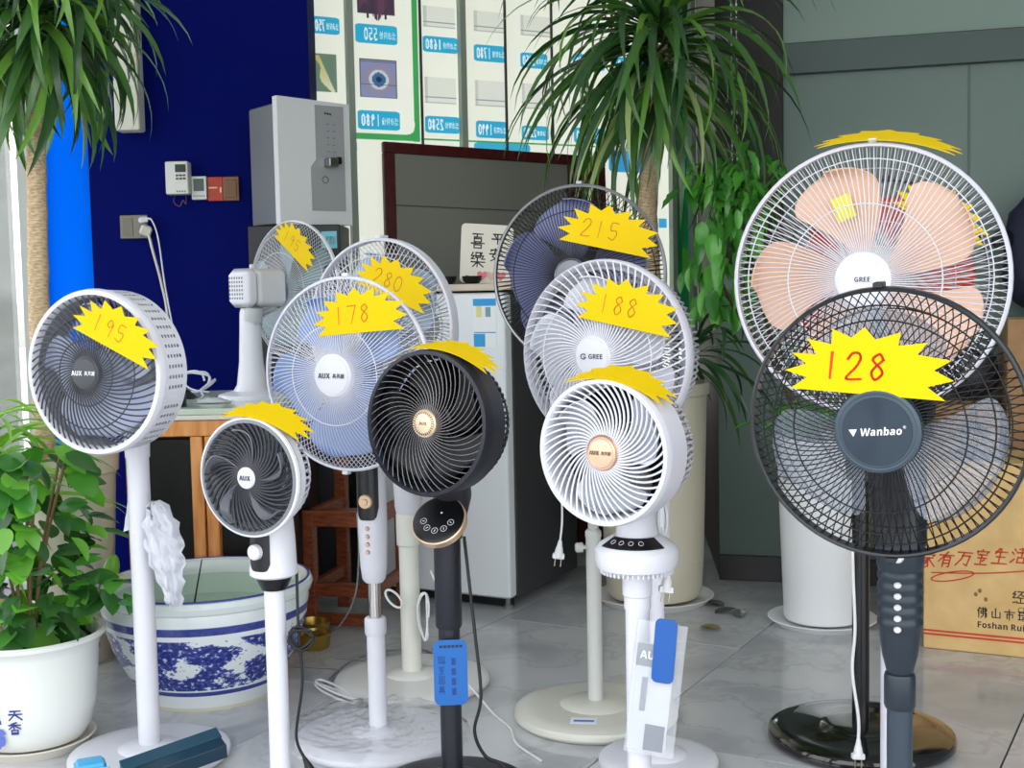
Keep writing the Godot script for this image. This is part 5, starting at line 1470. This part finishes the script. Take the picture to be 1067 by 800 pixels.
	# things on the sideboard
	single("cup", lat([Vector2(0, 0), Vector2(0.024, 0), Vector2(0.019, 0.056), Vector2(0.016, 0.056), Vector2(0.020, 0.006), Vector2(0, 0.006)], 24), dark, "black tapered cup on the sideboard beside the leftmost fan", "cup", Transform3D(Basis(), Vector3(-0.940, 0.6925, -3.50)))
	single("plastic_bag", crumple(0.10, 0.06, 0.02, 5), mat(srgb(206, 214, 208), 0.3, 0.0, {"backlight_enabled": true, "backlight": Color(0.3, 0.33, 0.3)}), "crumpled grey green plastic bag on the sideboard", "bag", Transform3D(Basis(), Vector3(-0.865, 0.694, -3.60)))
	single("black_pouch", crumple(0.14, 0.09, 0.07, 6), dark, "black soft pouch on the sideboard under the cable bundle", "pouch", Transform3D(Basis(), Vector3(-1.03, 0.694, -3.78)))
	# porcelain fish tank
	var im := Image.create(768, 192, false, Image.FORMAT_RGB8)
	var na := FastNoiseLite.new()
	na.seed = 3
	na.frequency = 0.018
	var nb := FastNoiseLite.new()
	nb.seed = 8
	nb.frequency = 0.11
	for y in 192:
		for x in 768:
			var col := Color8(226, 232, 232)
			var t := y / 191.0
			var ink := Color8(24, 36, 118)
			if (t > 0.10 and t < 0.175) or (t > 0.80 and t < 0.85):
				col = ink.lerp(Color8(60, 76, 160), 0.5 + 0.5 * nb.get_noise_2d(x, y))
			elif t > 0.225 and t < 0.78:
				var an := TAU * x / 768.0
				var a := na.get_noise_3d(cos(an) * 122.0, sin(an) * 122.0, y * 1.2)
				var b := nb.get_noise_3d(cos(an) * 122.0, sin(an) * 122.0, y)
				if a + b * 0.22 > -0.12:
					col = ink.lerp(Color8(104, 122, 190), clampf(b * 1.4 + 0.25, 0.0, 1.0))
					if b > 0.34:
						col = Color8(206, 214, 226)
				elif absf(a + 0.14) < 0.025 or b > 0.42:
					col = Color8(84, 100, 176)
			im.set_pixel(x, 191 - y, col)
	var china := mat(Color.WHITE, 0.12, 0.0, {"clearcoat_enabled": true, "clearcoat": 0.5})
	china = china.duplicate()
	china.albedo_texture = ImageTexture.create_from_image(im)
	c = thing("porcelain_tank", "blue and white porcelain fish bowl on the floor behind the small fan", "fish bowl", Vector3(-0.786, 0, -3.118))
	var pr := [Vector2(0.170, 0.004), Vector2(0.178, 0.03), Vector2(0.205, 0.075), Vector2(0.232, 0.13), Vector2(0.250, 0.19), Vector2(0.257, 0.235), Vector2(0.254, 0.252)]
	var tk2 := G.new()
	tk2.lathe(pr, 72)
	for k in tk2.t.size():
		tk2.t[k] = Vector2(tk2.t[k].x, tk2.t[k].y)
	part("wall", tk2, china, c)
	part("rim", lat([Vector2(0.254, 0.252), Vector2(0.264, 0.258), Vector2(0.268, 0.272), Vector2(0.264, 0.284), Vector2(0.252, 0.288), Vector2(0.240, 0.284), Vector2(0.236, 0.270), Vector2(0.236, 0.250)], 72), mat(srgb(222, 230, 228), 0.12), c)
	part("rim_line", tb(ring_flat(0.257, 0.2865, 72), 0.0035, 5, true), mat(srgb(54, 68, 150), 0.2), c)
	part("inner_wall", lat([Vector2(0.237, 0.272), Vector2(0.236, 0.20), Vector2(0.20, 0.08), Vector2(0, 0.04)], 60), mat(srgb(190, 210, 194), 0.2), c)
	part("foot", lat([Vector2(0, 0.0), Vector2(0.172, 0.0), Vector2(0.172, 0.008), Vector2(0, 0.008)], 60), mat(srgb(200, 196, 176), 0.6), c)
	part("water", lat([Vector2(0, 0.196), Vector2(0.2335, 0.196)], 48), mat(Color(0.75, 0.85, 0.80, 0.25), 0.03), c)
	c = thing("gourd", "yellow green gourd floating in the porcelain bowl", "gourd", Vector3(-0.775, 0.200, -3.14))
	var gg := G.new()
	gg.ball(Vector3.ZERO, Vector3(0.042, 0.018, 0.026), 18, 10)
	part("fruit", gg, mat(srgb(176, 186, 84), 0.35), c)
	part("stalk", tb([Vector3(-0.04, 0, 0), Vector3(-0.052, 0.004, 0), Vector3(-0.060, 0.002, 0.003)], [0.005, 0.003, 0.002], 7), mat(srgb(110, 110, 60), 0.6), c)
	single("twig", tb(smooth([Vector3(-0.835, 0.07, -3.10), Vector3(-0.822, 0.20, -3.12), Vector3(-0.802, 0.33, -3.15)], 5), [0.003, 0.003, 0.003, 0.003, 0.003, 0.0025, 0.0025, 0.0022, 0.002, 0.0018, 0.0015], 6), mat(srgb(40, 30, 24), 0.8), "dark thin twig standing in the porcelain bowl", "twig")
	c = thing("fruit_pod", "green and yellow pod lying on the rim of the porcelain bowl", "fruit", Vector3(-1.020, 0.292, -3.08))
	gg = G.new()
	gg.ball(Vector3(0, 0.03, 0), Vector3(0.020, 0.042, 0.020), 16, 10, at(Vector3.ZERO, 0, 0, -14))
	part("pod", gg, mat(srgb(120, 176, 54), 0.35), c)
	gg = G.new()
	gg.ball(Vector3(0.026, 0.008, 0.01), Vector3(0.024, 0.014, 0.014), 14, 8)
	part("pale_end", gg, mat(srgb(206, 204, 160), 0.5), c)
	# brass ashtrays
	var brass := mat(srgb(190, 158, 78), 0.28, 0.8)
	var sp := [Vector3(-0.598, 0.0005, -3.60), Vector3(-0.575, 0.0005, -3.475), Vector3(-0.685, 0.0005, -3.52)]
	var wd := ["round brass bowl farthest back beside the chair", "brass bowl holding folded pieces beside the black plug cord", "brass bowl half behind the small fan pole"]
	for k in 3:
		var o := thing("brass_bowl", wd[k], "bowl", sp[k], 0.6 * k, "brass bowls on the floor")
		part("body", lat([Vector2(0, 0.004), Vector2(0.040, 0.0), Vector2(0.044, 0.006), Vector2(0.050, 0.040), Vector2(0.053, 0.044), Vector2(0.048, 0.044), Vector2(0.041, 0.010), Vector2(0, 0.008)], 8 if k > 0 else 28), brass, o)
		if k == 1:
			for q in 3:
				part("rest", bx(Vector3(0.014, 0.030, 0.03), 0.003), brass, o, at(Vector3(-0.02 + 0.018 * q, 0.030, 0.0), 20 * q))
	# bags, labels and cords on the fans
	single("plastic_bag", hanging_bag(), mat(srgb(236, 238, 242), 0.3, 0.0, {"backlight_enabled": true, "backlight": Color(0.8, 0.8, 0.85), "cull_mode": BaseMaterial3D.CULL_DISABLED}), "white plastic bag tied to the pole of the leftmost fan", "bag", Transform3D(Basis(), Vector3(-0.775, 0.575, -2.615)))
	single("plastic_bag", bag_wing(), mat(srgb(226, 230, 230), 0.3, 0.0, {"backlight_enabled": true, "backlight": Color(0.7, 0.7, 0.72), "cull_mode": BaseMaterial3D.CULL_DISABLED}), "torn wing of thin plastic behind the leftmost fan pole", "bag", Transform3D(Basis(), Vector3(-0.812, 0.595, -2.675)))
	single("plastic_wrap", wrap_sheet(), mat(Color(0.95, 0.96, 0.98, 0.16), 0.12), "clear crinkled plastic wrap over the base of the fan tagged 178", "wrap", Transform3D(Basis(), Vector3(-0.314, 0.0, -2.725)))
	c = thing("manual_pouch", "clear pouch with printed manual and blue card on the pole of the gold hub fan", "pouch", Vector3(0.238, 0.312, -2.105), deg_to_rad(-14))
	c.rotation.z = deg_to_rad(-7)
	part("sleeve", bx(Vector3(0.086, 0.235, 0.004), 0.001), mat(Color(0.93, 0.95, 0.98, 0.14), 0.06), c, Transform3D(Basis(), Vector3(0, 0, 0.008)))
	var bk := part("manual", bx(Vector3(0.066, 0.190, 0.003), 0.0005), mat(srgb(206, 208, 212), 0.5), c, Transform3D(Basis(), Vector3(-0.006, -0.018, 0.003)))
	part("manual_cover", bx(Vector3(0.066, 0.040, 0.001)), mat(srgb(104, 108, 116), 0.5), bk, Transform3D(Basis(), Vector3(0, 0.074, 0.0021)))
	letters("manual_title", "AUX", 0.014, mat(srgb(240, 240, 244), 0.5), bk, Transform3D(Basis(), Vector3(-0.008, 0.074, 0.003)))
	part("manual_photo", bx(Vector3(0.034, 0.046, 0.001)), mat(srgb(64, 70, 86), 0.5), bk, Transform3D(Basis(), Vector3(0.012, -0.070, 0.0021)))
	part("manual_photo", bx(Vector3(0.010, 0.060, 0.001)), mat(srgb(120, 124, 132), 0.5), bk, Transform3D(Basis(), Vector3(-0.014, 0.005, 0.0021)))
	part("blue_card", pl(rrect(0.038, 0.112, 0.010), 0.0016, at(Vector3(0.008, 0.070, 0.0125), 0, 0, 2)), mat(srgb(28, 88, 166), 0.3), c)
	c = thing("blue_label", "blue rounded label film on the pole of the black circulator", "label", Vector3(-0.131, 0.258, -2.388), deg_to_rad(4))
	part("film", pl(rrect(0.066, 0.130, 0.014), 0.0014), mat(srgb(44, 116, 194), 0.2, 0.0, {"backlight_enabled": true, "backlight": Color(0.15, 0.4, 0.7)}), c)
	var fg := G.new()
	for k in 6:
		fg.box(Vector3(0.006, 0.005, 0.0006), Transform3D(Basis(), Vector3(-0.018 + 0.0078 * k, 0.052, 0.001)))
	part("dark_print", fg, mat(srgb(20, 40, 90), 0.5), c)
	fg = G.new()
	write(fg, "瑞宝国典", Vector2(-0.024, 0.018), Vector2(0.013, 0.015), Vector2(0, -0.020), 0.0014, flat_lay(Transform3D(Basis(), Vector3(0, 0, 0.0012))))
	for k in 4:
		fg.box(Vector3(0.008, 0.014, 0.0004), Transform3D(Basis(), Vector3(0.006, 0.022 - 0.020 * k, 0.001)))
	part("light_print", fg, mat(srgb(20, 64, 132), 0.4), c)
	# cords
	var blk := mat(srgb(11, 11, 12), 0.5)
	var wht := mat(srgb(232, 232, 232), 0.4)
	var gry := mat(srgb(150, 152, 150), 0.45)
	cable("power_cord", [Vector3(-0.100, 0.52, -2.42), Vector3(-0.092, 0.44, -2.40), Vector3(-0.082, 0.34, -2.38), Vector3(-0.072, 0.22, -2.36), Vector3(-0.086, 0.15, -2.36), Vector3(-0.066, 0.10, -2.36), Vector3(-0.032, 0.08, -2.36), Vector3(-0.022, 0.042, -2.34), Vector3(-0.02, 0.004, -2.27)], 0.0036, blk, "black cord hanging from the black circulator beside the blue label")
	cable("power_cord", [Vector3(-0.420, 0.47, -2.36), Vector3(-0.418, 0.40, -2.345), Vector3(-0.416, 0.34, -2.34), Vector3(-0.412, 0.26, -2.335), Vector3(-0.426, 0.16, -2.33), Vector3(-0.412, 0.115, -2.33)], 0.003, blk, "black cord with plug hanging from the small charcoal grille fan", true)
	c = thing("cord_tie", "black bundled cord loops tied at the small fan", "cord")
	var kb := []
	for k in 30:
		var a := TAU * k / 7.5
		kb.append(Vector3(-0.412 + 0.022 * cos(a) + 0.004 * sin(k * 1.7), 0.345 + 0.020 * sin(a) + 0.004 * cos(k), -2.335 + 0.006 * sin(a * 0.5)))
	part("cable", tb(smooth(kb, 2), 0.0026, 6), blk, c)
	cable("power_cord", [Vector3(0.098, 0.62, -2.66), Vector3(0.102, 0.56, -2.67), Vector3(0.103, 0.50, -2.68), Vector3(0.098, 0.455, -2.68)], 0.0026, wht, "white cord with plug hanging against the refrigerator side", true)
	c = cable("power_cord", [Vector3(0.262, 0.575, -2.19), Vector3(0.268, 0.545, -2.185), Vector3(0.272, 0.52, -2.18), Vector3(0.270, 0.500, -2.178)], 0.003, wht, "white bundled cord with plug beside the round touch collar", true)
	kb = []
	for k in 26:
		var a := TAU * k / 8.0
		kb.append(Vector3(0.262 + 0.008 * cos(a), 0.590 + 0.030 * sin(a), -2.19 + 0.004 * sin(k)))
	part("coil", tb(smooth(kb, 2), 0.003, 6), wht, c)
	cable("power_cord", [Vector3(0.690, 0.46, -2.52), Vector3(0.686, 0.40, -2.50), Vector3(0.684, 0.30, -2.48), Vector3(0.676, 0.22, -2.47), Vector3(0.684, 0.13, -2.455), Vector3(0.683, 0.085, -2.45)], 0.0034, wht, "white cord with plug hanging in front of the black pole", true)
	cable("power_cord", [Vector3(0.616, 0.42, -1.925), Vector3(0.622, 0.34, -1.94), Vector3(0.624, 0.26, -1.95), Vector3(0.634, 0.17, -1.95), Vector3(0.642, 0.05, -1.97), Vector3(0.66, 0.035, -1.99)], 0.003, blk, "black cord behind the slate pole of the fan tagged 128")
	cable("power_cord", [Vector3(-0.215, 0.30, -3.10), Vector3(-0.198, 0.26, -3.09), Vector3(-0.186, 0.20, -3.085), Vector3(-0.172, 0.15, -3.08), Vector3(-0.15, 0.05, -3.05), Vector3(-0.12, 0.035, -3.0), Vector3(-0.06, 0.005, -2.88), Vector3(-0.020, 0.004, -2.78), Vector3(-0.005, 0.004, -2.68), Vector3(0.045, 0.004, -2.58)], 0.0030, wht, "white cord running over the base of the fan tagged 280")
	c = thing("cord_coil", "white cord loop tied to the ivory pole of the fan tagged 280", "cord")
	kb = []
	for k in 17:
		var a := TAU * k / 16.0
		kb.append(Vector3(-0.308 + 0.022 * cos(a), 0.232 + 0.018 * sin(a) - 0.012 * cos(a), -3.09 + 0.01 * cos(a)))
	part("cable", tb(kb, 0.0032, 6), wht, c)
	kb = []
	for k in 40:
		var a := TAU * k / 12.0
		kb.append(Vector3(-0.232 + 0.012 * cos(a) + 0.004 * sin(k), 0.19 + 0.060 * sin(a), -3.07 + 0.006 * cos(k * 0.7)))
	part("cable", tb(smooth(kb, 2), 0.0024, 6), wht, c)
	c = thing("cord_coil", "white cord bundle with plug lying beside the pole of the fan tagged 178", "cord")
	kb = []
	for k in 22:
		var a := TAU * k / 10.0
		var along := Vector3(0.593, 0, 0.805) * (0.105 + 0.006 * (k % 3)) * cos(a)
		kb.append(Vector3(-0.445, 0.008 + 0.0012 * k, -3.01) + along + Vector3(0.805, 0, -0.593) * 0.020 * sin(a))
	part("cable", tb(smooth(kb, 3), 0.0030, 6), wht, c)
	part("plug", bx(Vector3(0.026, 0.022, 0.02), 0.004), gry, c, at(Vector3(-0.378, 0.014, -2.918), 30, 0, 0))
	cable("floor_cable", [Vector3(-0.66, 0.004, -3.30), Vector3(-0.55, 0.004, -3.28), Vector3(-0.47, 0.004, -3.24), Vector3(-0.50, 0.004, -3.12), Vector3(-0.46, 0.004, -3.31), Vector3(-0.38, 0.004, -3.42), Vector3(-0.27, 0.004, -3.43), Vector3(-0.24, 0.004, -3.36), Vector3(-0.36, 0.004, -3.33), Vector3(-0.50, 0.004, -3.36)], 0.0034, gry, "grey cable looping on the tiles behind the white bases", false, "cable")
	cable("floor_cable", [Vector3(-0.46, 0.36, -3.60), Vector3(-0.455, 0.25, -3.58), Vector3(-0.47, 0.12, -3.57), Vector3(-0.53, 0.02, -3.60), Vector3(-0.60, 0.004, -3.70)], 0.0030, gry, "pale grey cable hanging in front of the wooden chair", false, "cable")
	# on the floor in front
	c = thing("flat_carton", "dark teal flat carton lying on the base of the leftmost fan", "carton", Vector3(-0.695, 0.070, -2.45), deg_to_rad(34))
	c.rotation.x = deg_to_rad(14)
	c.rotation.z = deg_to_rad(8)
	part("sleeve", bx(Vector3(0.20, 0.032, 0.062), 0.002), mat(srgb(22, 52, 70), 0.3), c)
	part("flap", bx(Vector3(0.202, 0.003, 0.030), 0.0005), mat(srgb(30, 66, 84), 0.3), c, at(Vector3(0.0, 0.0185, -0.014), 0, 10))
	c = thing("blue_packet", "light blue packet at the bottom left beside the dark carton", "packet", Vector3(-0.865, 0.054, -2.45), deg_to_rad(24))
	part("wrap", bx(Vector3(0.060, 0.040, 0.05), 0.008), mat(srgb(70, 170, 220), 0.35), c)
	part("seal_strip", bx(Vector3(0.070, 0.012, 0.004), 0.001), mat(srgb(110, 196, 232), 0.35), c, Transform3D(Basis(), Vector3(0, 0.004, 0.026)))
	# cartons at the right
	var card := mat(Color.WHITE, 0.75, 0.0, {"albedo_texture": noise_tex(97, 0.02, [[0.0, srgb(206, 170, 110)], [1.0, srgb(226, 190, 130)]], 256), "uv1_triplanar": true, "uv1_scale": Vector3(2, 2, 2)})
	var kraft := mat(Color.WHITE, 0.8, 0.0, {"albedo_texture": noise_tex(98, 0.02, [[0.0, srgb(150, 114, 78)], [1.0, srgb(172, 134, 94)]], 256), "uv1_triplanar": true, "uv1_scale": Vector3(2, 2, 2)})
	c = thing("cardboard_box", "tan cardboard box with red brush writing and black print on the floor at right", "box", Vector3(1.112, 0, -3.354), deg_to_rad(-26))
	part("carton", bx(Vector3(0.62, 0.515, 0.28), 0.004), card, c, Transform3D(Basis(), Vector3(0.31, 0.2575, -0.14)))
	part("flap", bx(Vector3(0.618, 0.004, 0.139), 0.001), card, c, Transform3D(Basis(), Vector3(0.31, 0.517, -0.0705)))
	part("flap", bx(Vector3(0.618, 0.004, 0.139), 0.001), card, c, Transform3D(Basis(), Vector3(0.31, 0.517, -0.2105)))
	var fx := flat_lay(Transform3D(Basis(), Vector3(0, 0, 0.0008)))
	var red := mat(srgb(196, 62, 40), 0.7)
	var bkm := mat(srgb(52, 46, 40), 0.7)
	var g := G.new()
	write(g, "家有万宝生活更", Vector2(-0.010, 0.225), Vector2(0.036, 0.040), Vector2(0.046, 0.0062), 0.0040, fx, 0.25)
	var sw := []
	for k in 30:
		var t := k / 29.0
		var u := lerpf(0.02, 0.40, t)
		sw.append(Vector2(u, 0.212 + 0.055 * t - 0.012 * sin(t * PI)))
	var sw2 := []
	for k in 18:
		var a := TAU * k / 17.0
		sw2.append(Vector2(0.075 + 0.055 * cos(a), 0.206 + 0.012 * sin(a) + 0.012 * cos(a)))
	for line in [sw, sw2]:
		for k in line.size() - 1:
			var a: Vector2 = line[k]
			var b: Vector2 = line[k + 1]
			var s := (b - a).normalized().orthogonal() * 0.0018
			g.face([Vector3(a.x - s.x, a.y - s.y, 0.0008), Vector3(b.x - s.x, b.y - s.y, 0.0008), Vector3(b.x + s.x, b.y + s.y, 0.0008), Vector3(a.x + s.x, a.y + s.y, 0.0008)], Vector3.BACK)
	part("red_writing", g, red, c)
	g = G.new()
	for k in 2:
		g.box(Vector3(0.62, 0.005, 0.0012), Transform3D(Basis(), Vector3(0.31, 0.052 - 0.010 * k, 0.0006)))
	part("red_lines", g, red, c)
	g = G.new()
	write(g, "经典", Vector2(0.228, 0.148), Vector2(0.028, 0.030), Vector2(0.044, 0), 0.0030, fx)
	write(g, "佛山市瑞桦", Vector2(0.140, 0.100), Vector2(0.025, 0.027), Vector2(0.034, 0), 0.0030, fx)
	part("black_signs", g, bkm, c)
	letters("company_print", "Foshan Ruihua T", 0.0165, bkm, c, Transform3D(Basis(), Vector3(0.228, 0.080, 0.0005)))
	letters("classic_print", "Classic", 0.016, bkm, c, Transform3D(Basis(), Vector3(0.272, 0.128, 0.0005)), false)
	g = G.new()
	for q in [Vector2(0.145, 0.172), Vector2(0.135, 0.162), Vector2(0.160, 0.150)]:
		g.ball(Vector3(q.x, q.y, 0), Vector3(0.005, 0.006, 0.0016), 10, 6)
	part("dents", g, mat(srgb(140, 104, 56), 0.8), c)
	c = thing("cardboard_box", "plain brown carton against the right wall, lower one", "box", Vector3(1.335, 0, -3.865), deg_to_rad(-15.5))
	part("carton", bx(Vector3(0.32, 0.63, 0.22), 0.004), kraft, c, Transform3D(Basis(), Vector3(0, 0.315, 0)))
	part("tape", bx(Vector3(0.321, 0.001, 0.045), 0.0), mat(srgb(190, 160, 110), 0.3), c, Transform3D(Basis(), Vector3(0, 0.6305, 0)))
	c = thing("cardboard_box", "taller brown carton at the right edge under the navy bag", "box", Vector3(1.655, 0, -3.775), deg_to_rad(-15.5))
	part("carton", bx(Vector3(0.31, 0.885, 0.22), 0.004), kraft, c, Transform3D(Basis(), Vector3(0, 0.4425, 0)))
	part("tape", bx(Vector3(0.311, 0.001, 0.045), 0.0), mat(srgb(190, 160, 110), 0.3), c, Transform3D(Basis(), Vector3(0, 0.8855, 0)))
	c = thing("shoulder_bag", "navy soft bag with black round cap on the taller carton at right", "bag", Vector3(1.655, 0.887, -3.775), deg_to_rad(-15.5))
	var soft := part("body", lump(Vector3(0.155, 0.185, 0.09), 7), mat(srgb(20, 24, 48), 0.75), c, Transform3D(Basis(), Vector3(0.0, 0.202, 0)))
	part("cap", lat([Vector2(0, 0.05), Vector2(0.024, 0.05), Vector2(0.030, 0.042), Vector2(0.030, 0.0), Vector2(0, 0)], 24, Z_AXIS), dark, c, at(Vector3(-0.145, 0.235, 0.02), -40))
	part("strap", tb(smooth([Vector3(-0.10, 0.30, 0.03), Vector3(-0.04, 0.40, 0.05), Vector3(0.06, 0.40, 0.05), Vector3(0.12, 0.28, 0.05)], 6), 0.010, 8), mat(srgb(16, 18, 34), 0.7), c)
	single("black_bag", lump(Vector3(0.075, 0.080, 0.06), 9), dark, "black plastic bag on the lower brown carton", "bag", Transform3D(Basis(), Vector3(1.415, 0.718, -3.83)))
	c = thing("tape_dispenser", "black tape dispenser on top of the tan printed box", "tape dispenser", Vector3(1.262, 0.519, -3.36), deg_to_rad(-26))
	part("frame", bx(Vector3(0.12, 0.022, 0.05), 0.004), dark, c, Transform3D(Basis(), Vector3(0, 0.011, 0)))
	part("roll", lat([Vector2(0.020, -0.02), Vector2(0.040, -0.02), Vector2(0.040, 0.02), Vector2(0.020, 0.02), Vector2(0.020, -0.02)], 28, Z_AXIS), mat(srgb(40, 40, 44), 0.3), c, Transform3D(Basis(), Vector3(-0.01, 0.058, 0)))
	# bead strings in the corner
	for k in 2:
		c = thing("bead_string", ["silver bead string hanging in the dark corner, left one", "silver bead string hanging in the dark corner, right one"][k], "bead string", Vector3(0.716 + 0.016 * k, 0, -4.02), 0.0, "bead strings in the corner")
		part("thread", tb([Vector3(0, 2.79, 0), Vector3(0, 1.36, 0)], 0.0012, 5), mat(srgb(206, 210, 206), 0.4), c)
		var bg := G.new()
		for q in 34:
			bg.ball(Vector3(0, 1.36 + 0.021 * q, 0), Vector3(0.0035, 0.006, 0.0035), 7, 5)
		part("beads", bg, mat(srgb(214, 220, 218), 0.15, 0.3), c)

func ring_flat(r: float, y: float, n: int) -> Array:
	var out := []
	for k in n:
		out.append(Vector3(cos(TAU * k / n) * r, y, sin(TAU * k / n) * r))
	return out

func lump(r: Vector3, seed_: int) -> G:
	var fn := FastNoiseLite.new()
	fn.seed = seed_
	fn.frequency = 0.9
	var rows := []
	for b in 13:
		var la := PI * b / 12 - PI / 2
		var line := []
		for a in 25:
			var lo := TAU * a / 24
			var d := Vector3(cos(la) * cos(lo), sin(la), cos(la) * sin(lo))
			var e := Vector3(signf(d.x) * pow(absf(d.x), 0.75), signf(d.y) * pow(absf(d.y), 0.7), signf(d.z) * pow(absf(d.z), 0.75))
			line.append(e * r * (1.0 + 0.16 * fn.get_noise_3dv(d * 2.0)))
		rows.append(line)
	var g := G.new()
	g.patch(rows)
	return g

func crumple(w: float, d: float, h: float, seed_: int) -> G:
	var fn := FastNoiseLite.new()
	fn.seed = seed_
	fn.frequency = 0.16
	var rows := []
	for a in 15:
		var line := []
		for b in 15:
			var u := a / 14.0 - 0.5
			var v := b / 14.0 - 0.5
			var edge := maxf(0.0, 1.0 - 4.0 * (u * u + v * v))
			line.append(Vector3(v * w, 0.001 + edge * h * (0.55 + 0.45 * fn.get_noise_2d(a * 6.0, b * 6.0)), u * d))
		rows.append(line)
	var g := G.new()
	g.patch(rows, 0.0008)
	return g

func hanging_bag() -> G:
	var fn := FastNoiseLite.new()
	fn.seed = 14
	fn.frequency = 0.13
	var rows := []
	for a in 19:
		var t := a / 18.0
		var w := 0.008 + 0.034 * sin(PI * pow(t, 0.7)) + 0.010 * t + 0.005 * sin(a * 1.9)
		var line := []
		for b in 11:
			var s := b / 10.0 - 0.5
			var fold := 0.020 * fn.get_noise_2d(a * 5.0, b * 14.0) + 0.005 * sin(b * 2.3 + a * 0.25)
			line.append(Vector3(0.022 + 0.030 * t + s * w * 1.7, -0.225 * t, 0.020 - 4.0 * s * s * 0.018 + fold + 0.012))
		rows.append(line)
	var g := G.new()
	g.patch(rows, 0.0006)
	return g

func bag_wing() -> G:
	var fn := FastNoiseLite.new()
	fn.seed = 15
	fn.frequency = 0.12
	var rows := []
	for a in 11:
		var t := a / 10.0
		var line := []
		for b in 9:
			var s := b / 8.0
			line.append(Vector3(-0.02 + 0.05 * t - 0.055 * s * t * 1.2, 0.02 - 0.10 * t - 0.02 * s, 0.008 * fn.get_noise_2d(a * 6.0, b * 9.0)))
		rows.append(line)
	var g := G.new()
	g.patch(rows, 0.0006)
	return g

func wrap_sheet() -> G:
	var fn := FastNoiseLite.new()
	fn.seed = 17
	fn.frequency = 0.35
	var rows := []
	for a in 29:
		var line := []
		var r := lerpf(0.024, 0.205, a / 28.0)
		for b in 73:
			var an := TAU * b / 72.0
			var x := cos(an) * r
			var z := sin(an) * r
			var n := fn.get_noise_2d(x * 90.0, z * 90.0)
			var y := 0.041 + 0.006 * n if r < 0.186 else lerpf(0.041, 0.012, (r - 0.186) / 0.02) + 0.005 * n
			line.append(Vector3(x, y, z) * Vector3(1.0 + 0.05 * n * (r / 0.2), 1, 1.0 + 0.05 * n * (r / 0.2)))
		rows.append(line)
	var g := G.new()
	g.patch(rows)
	return g
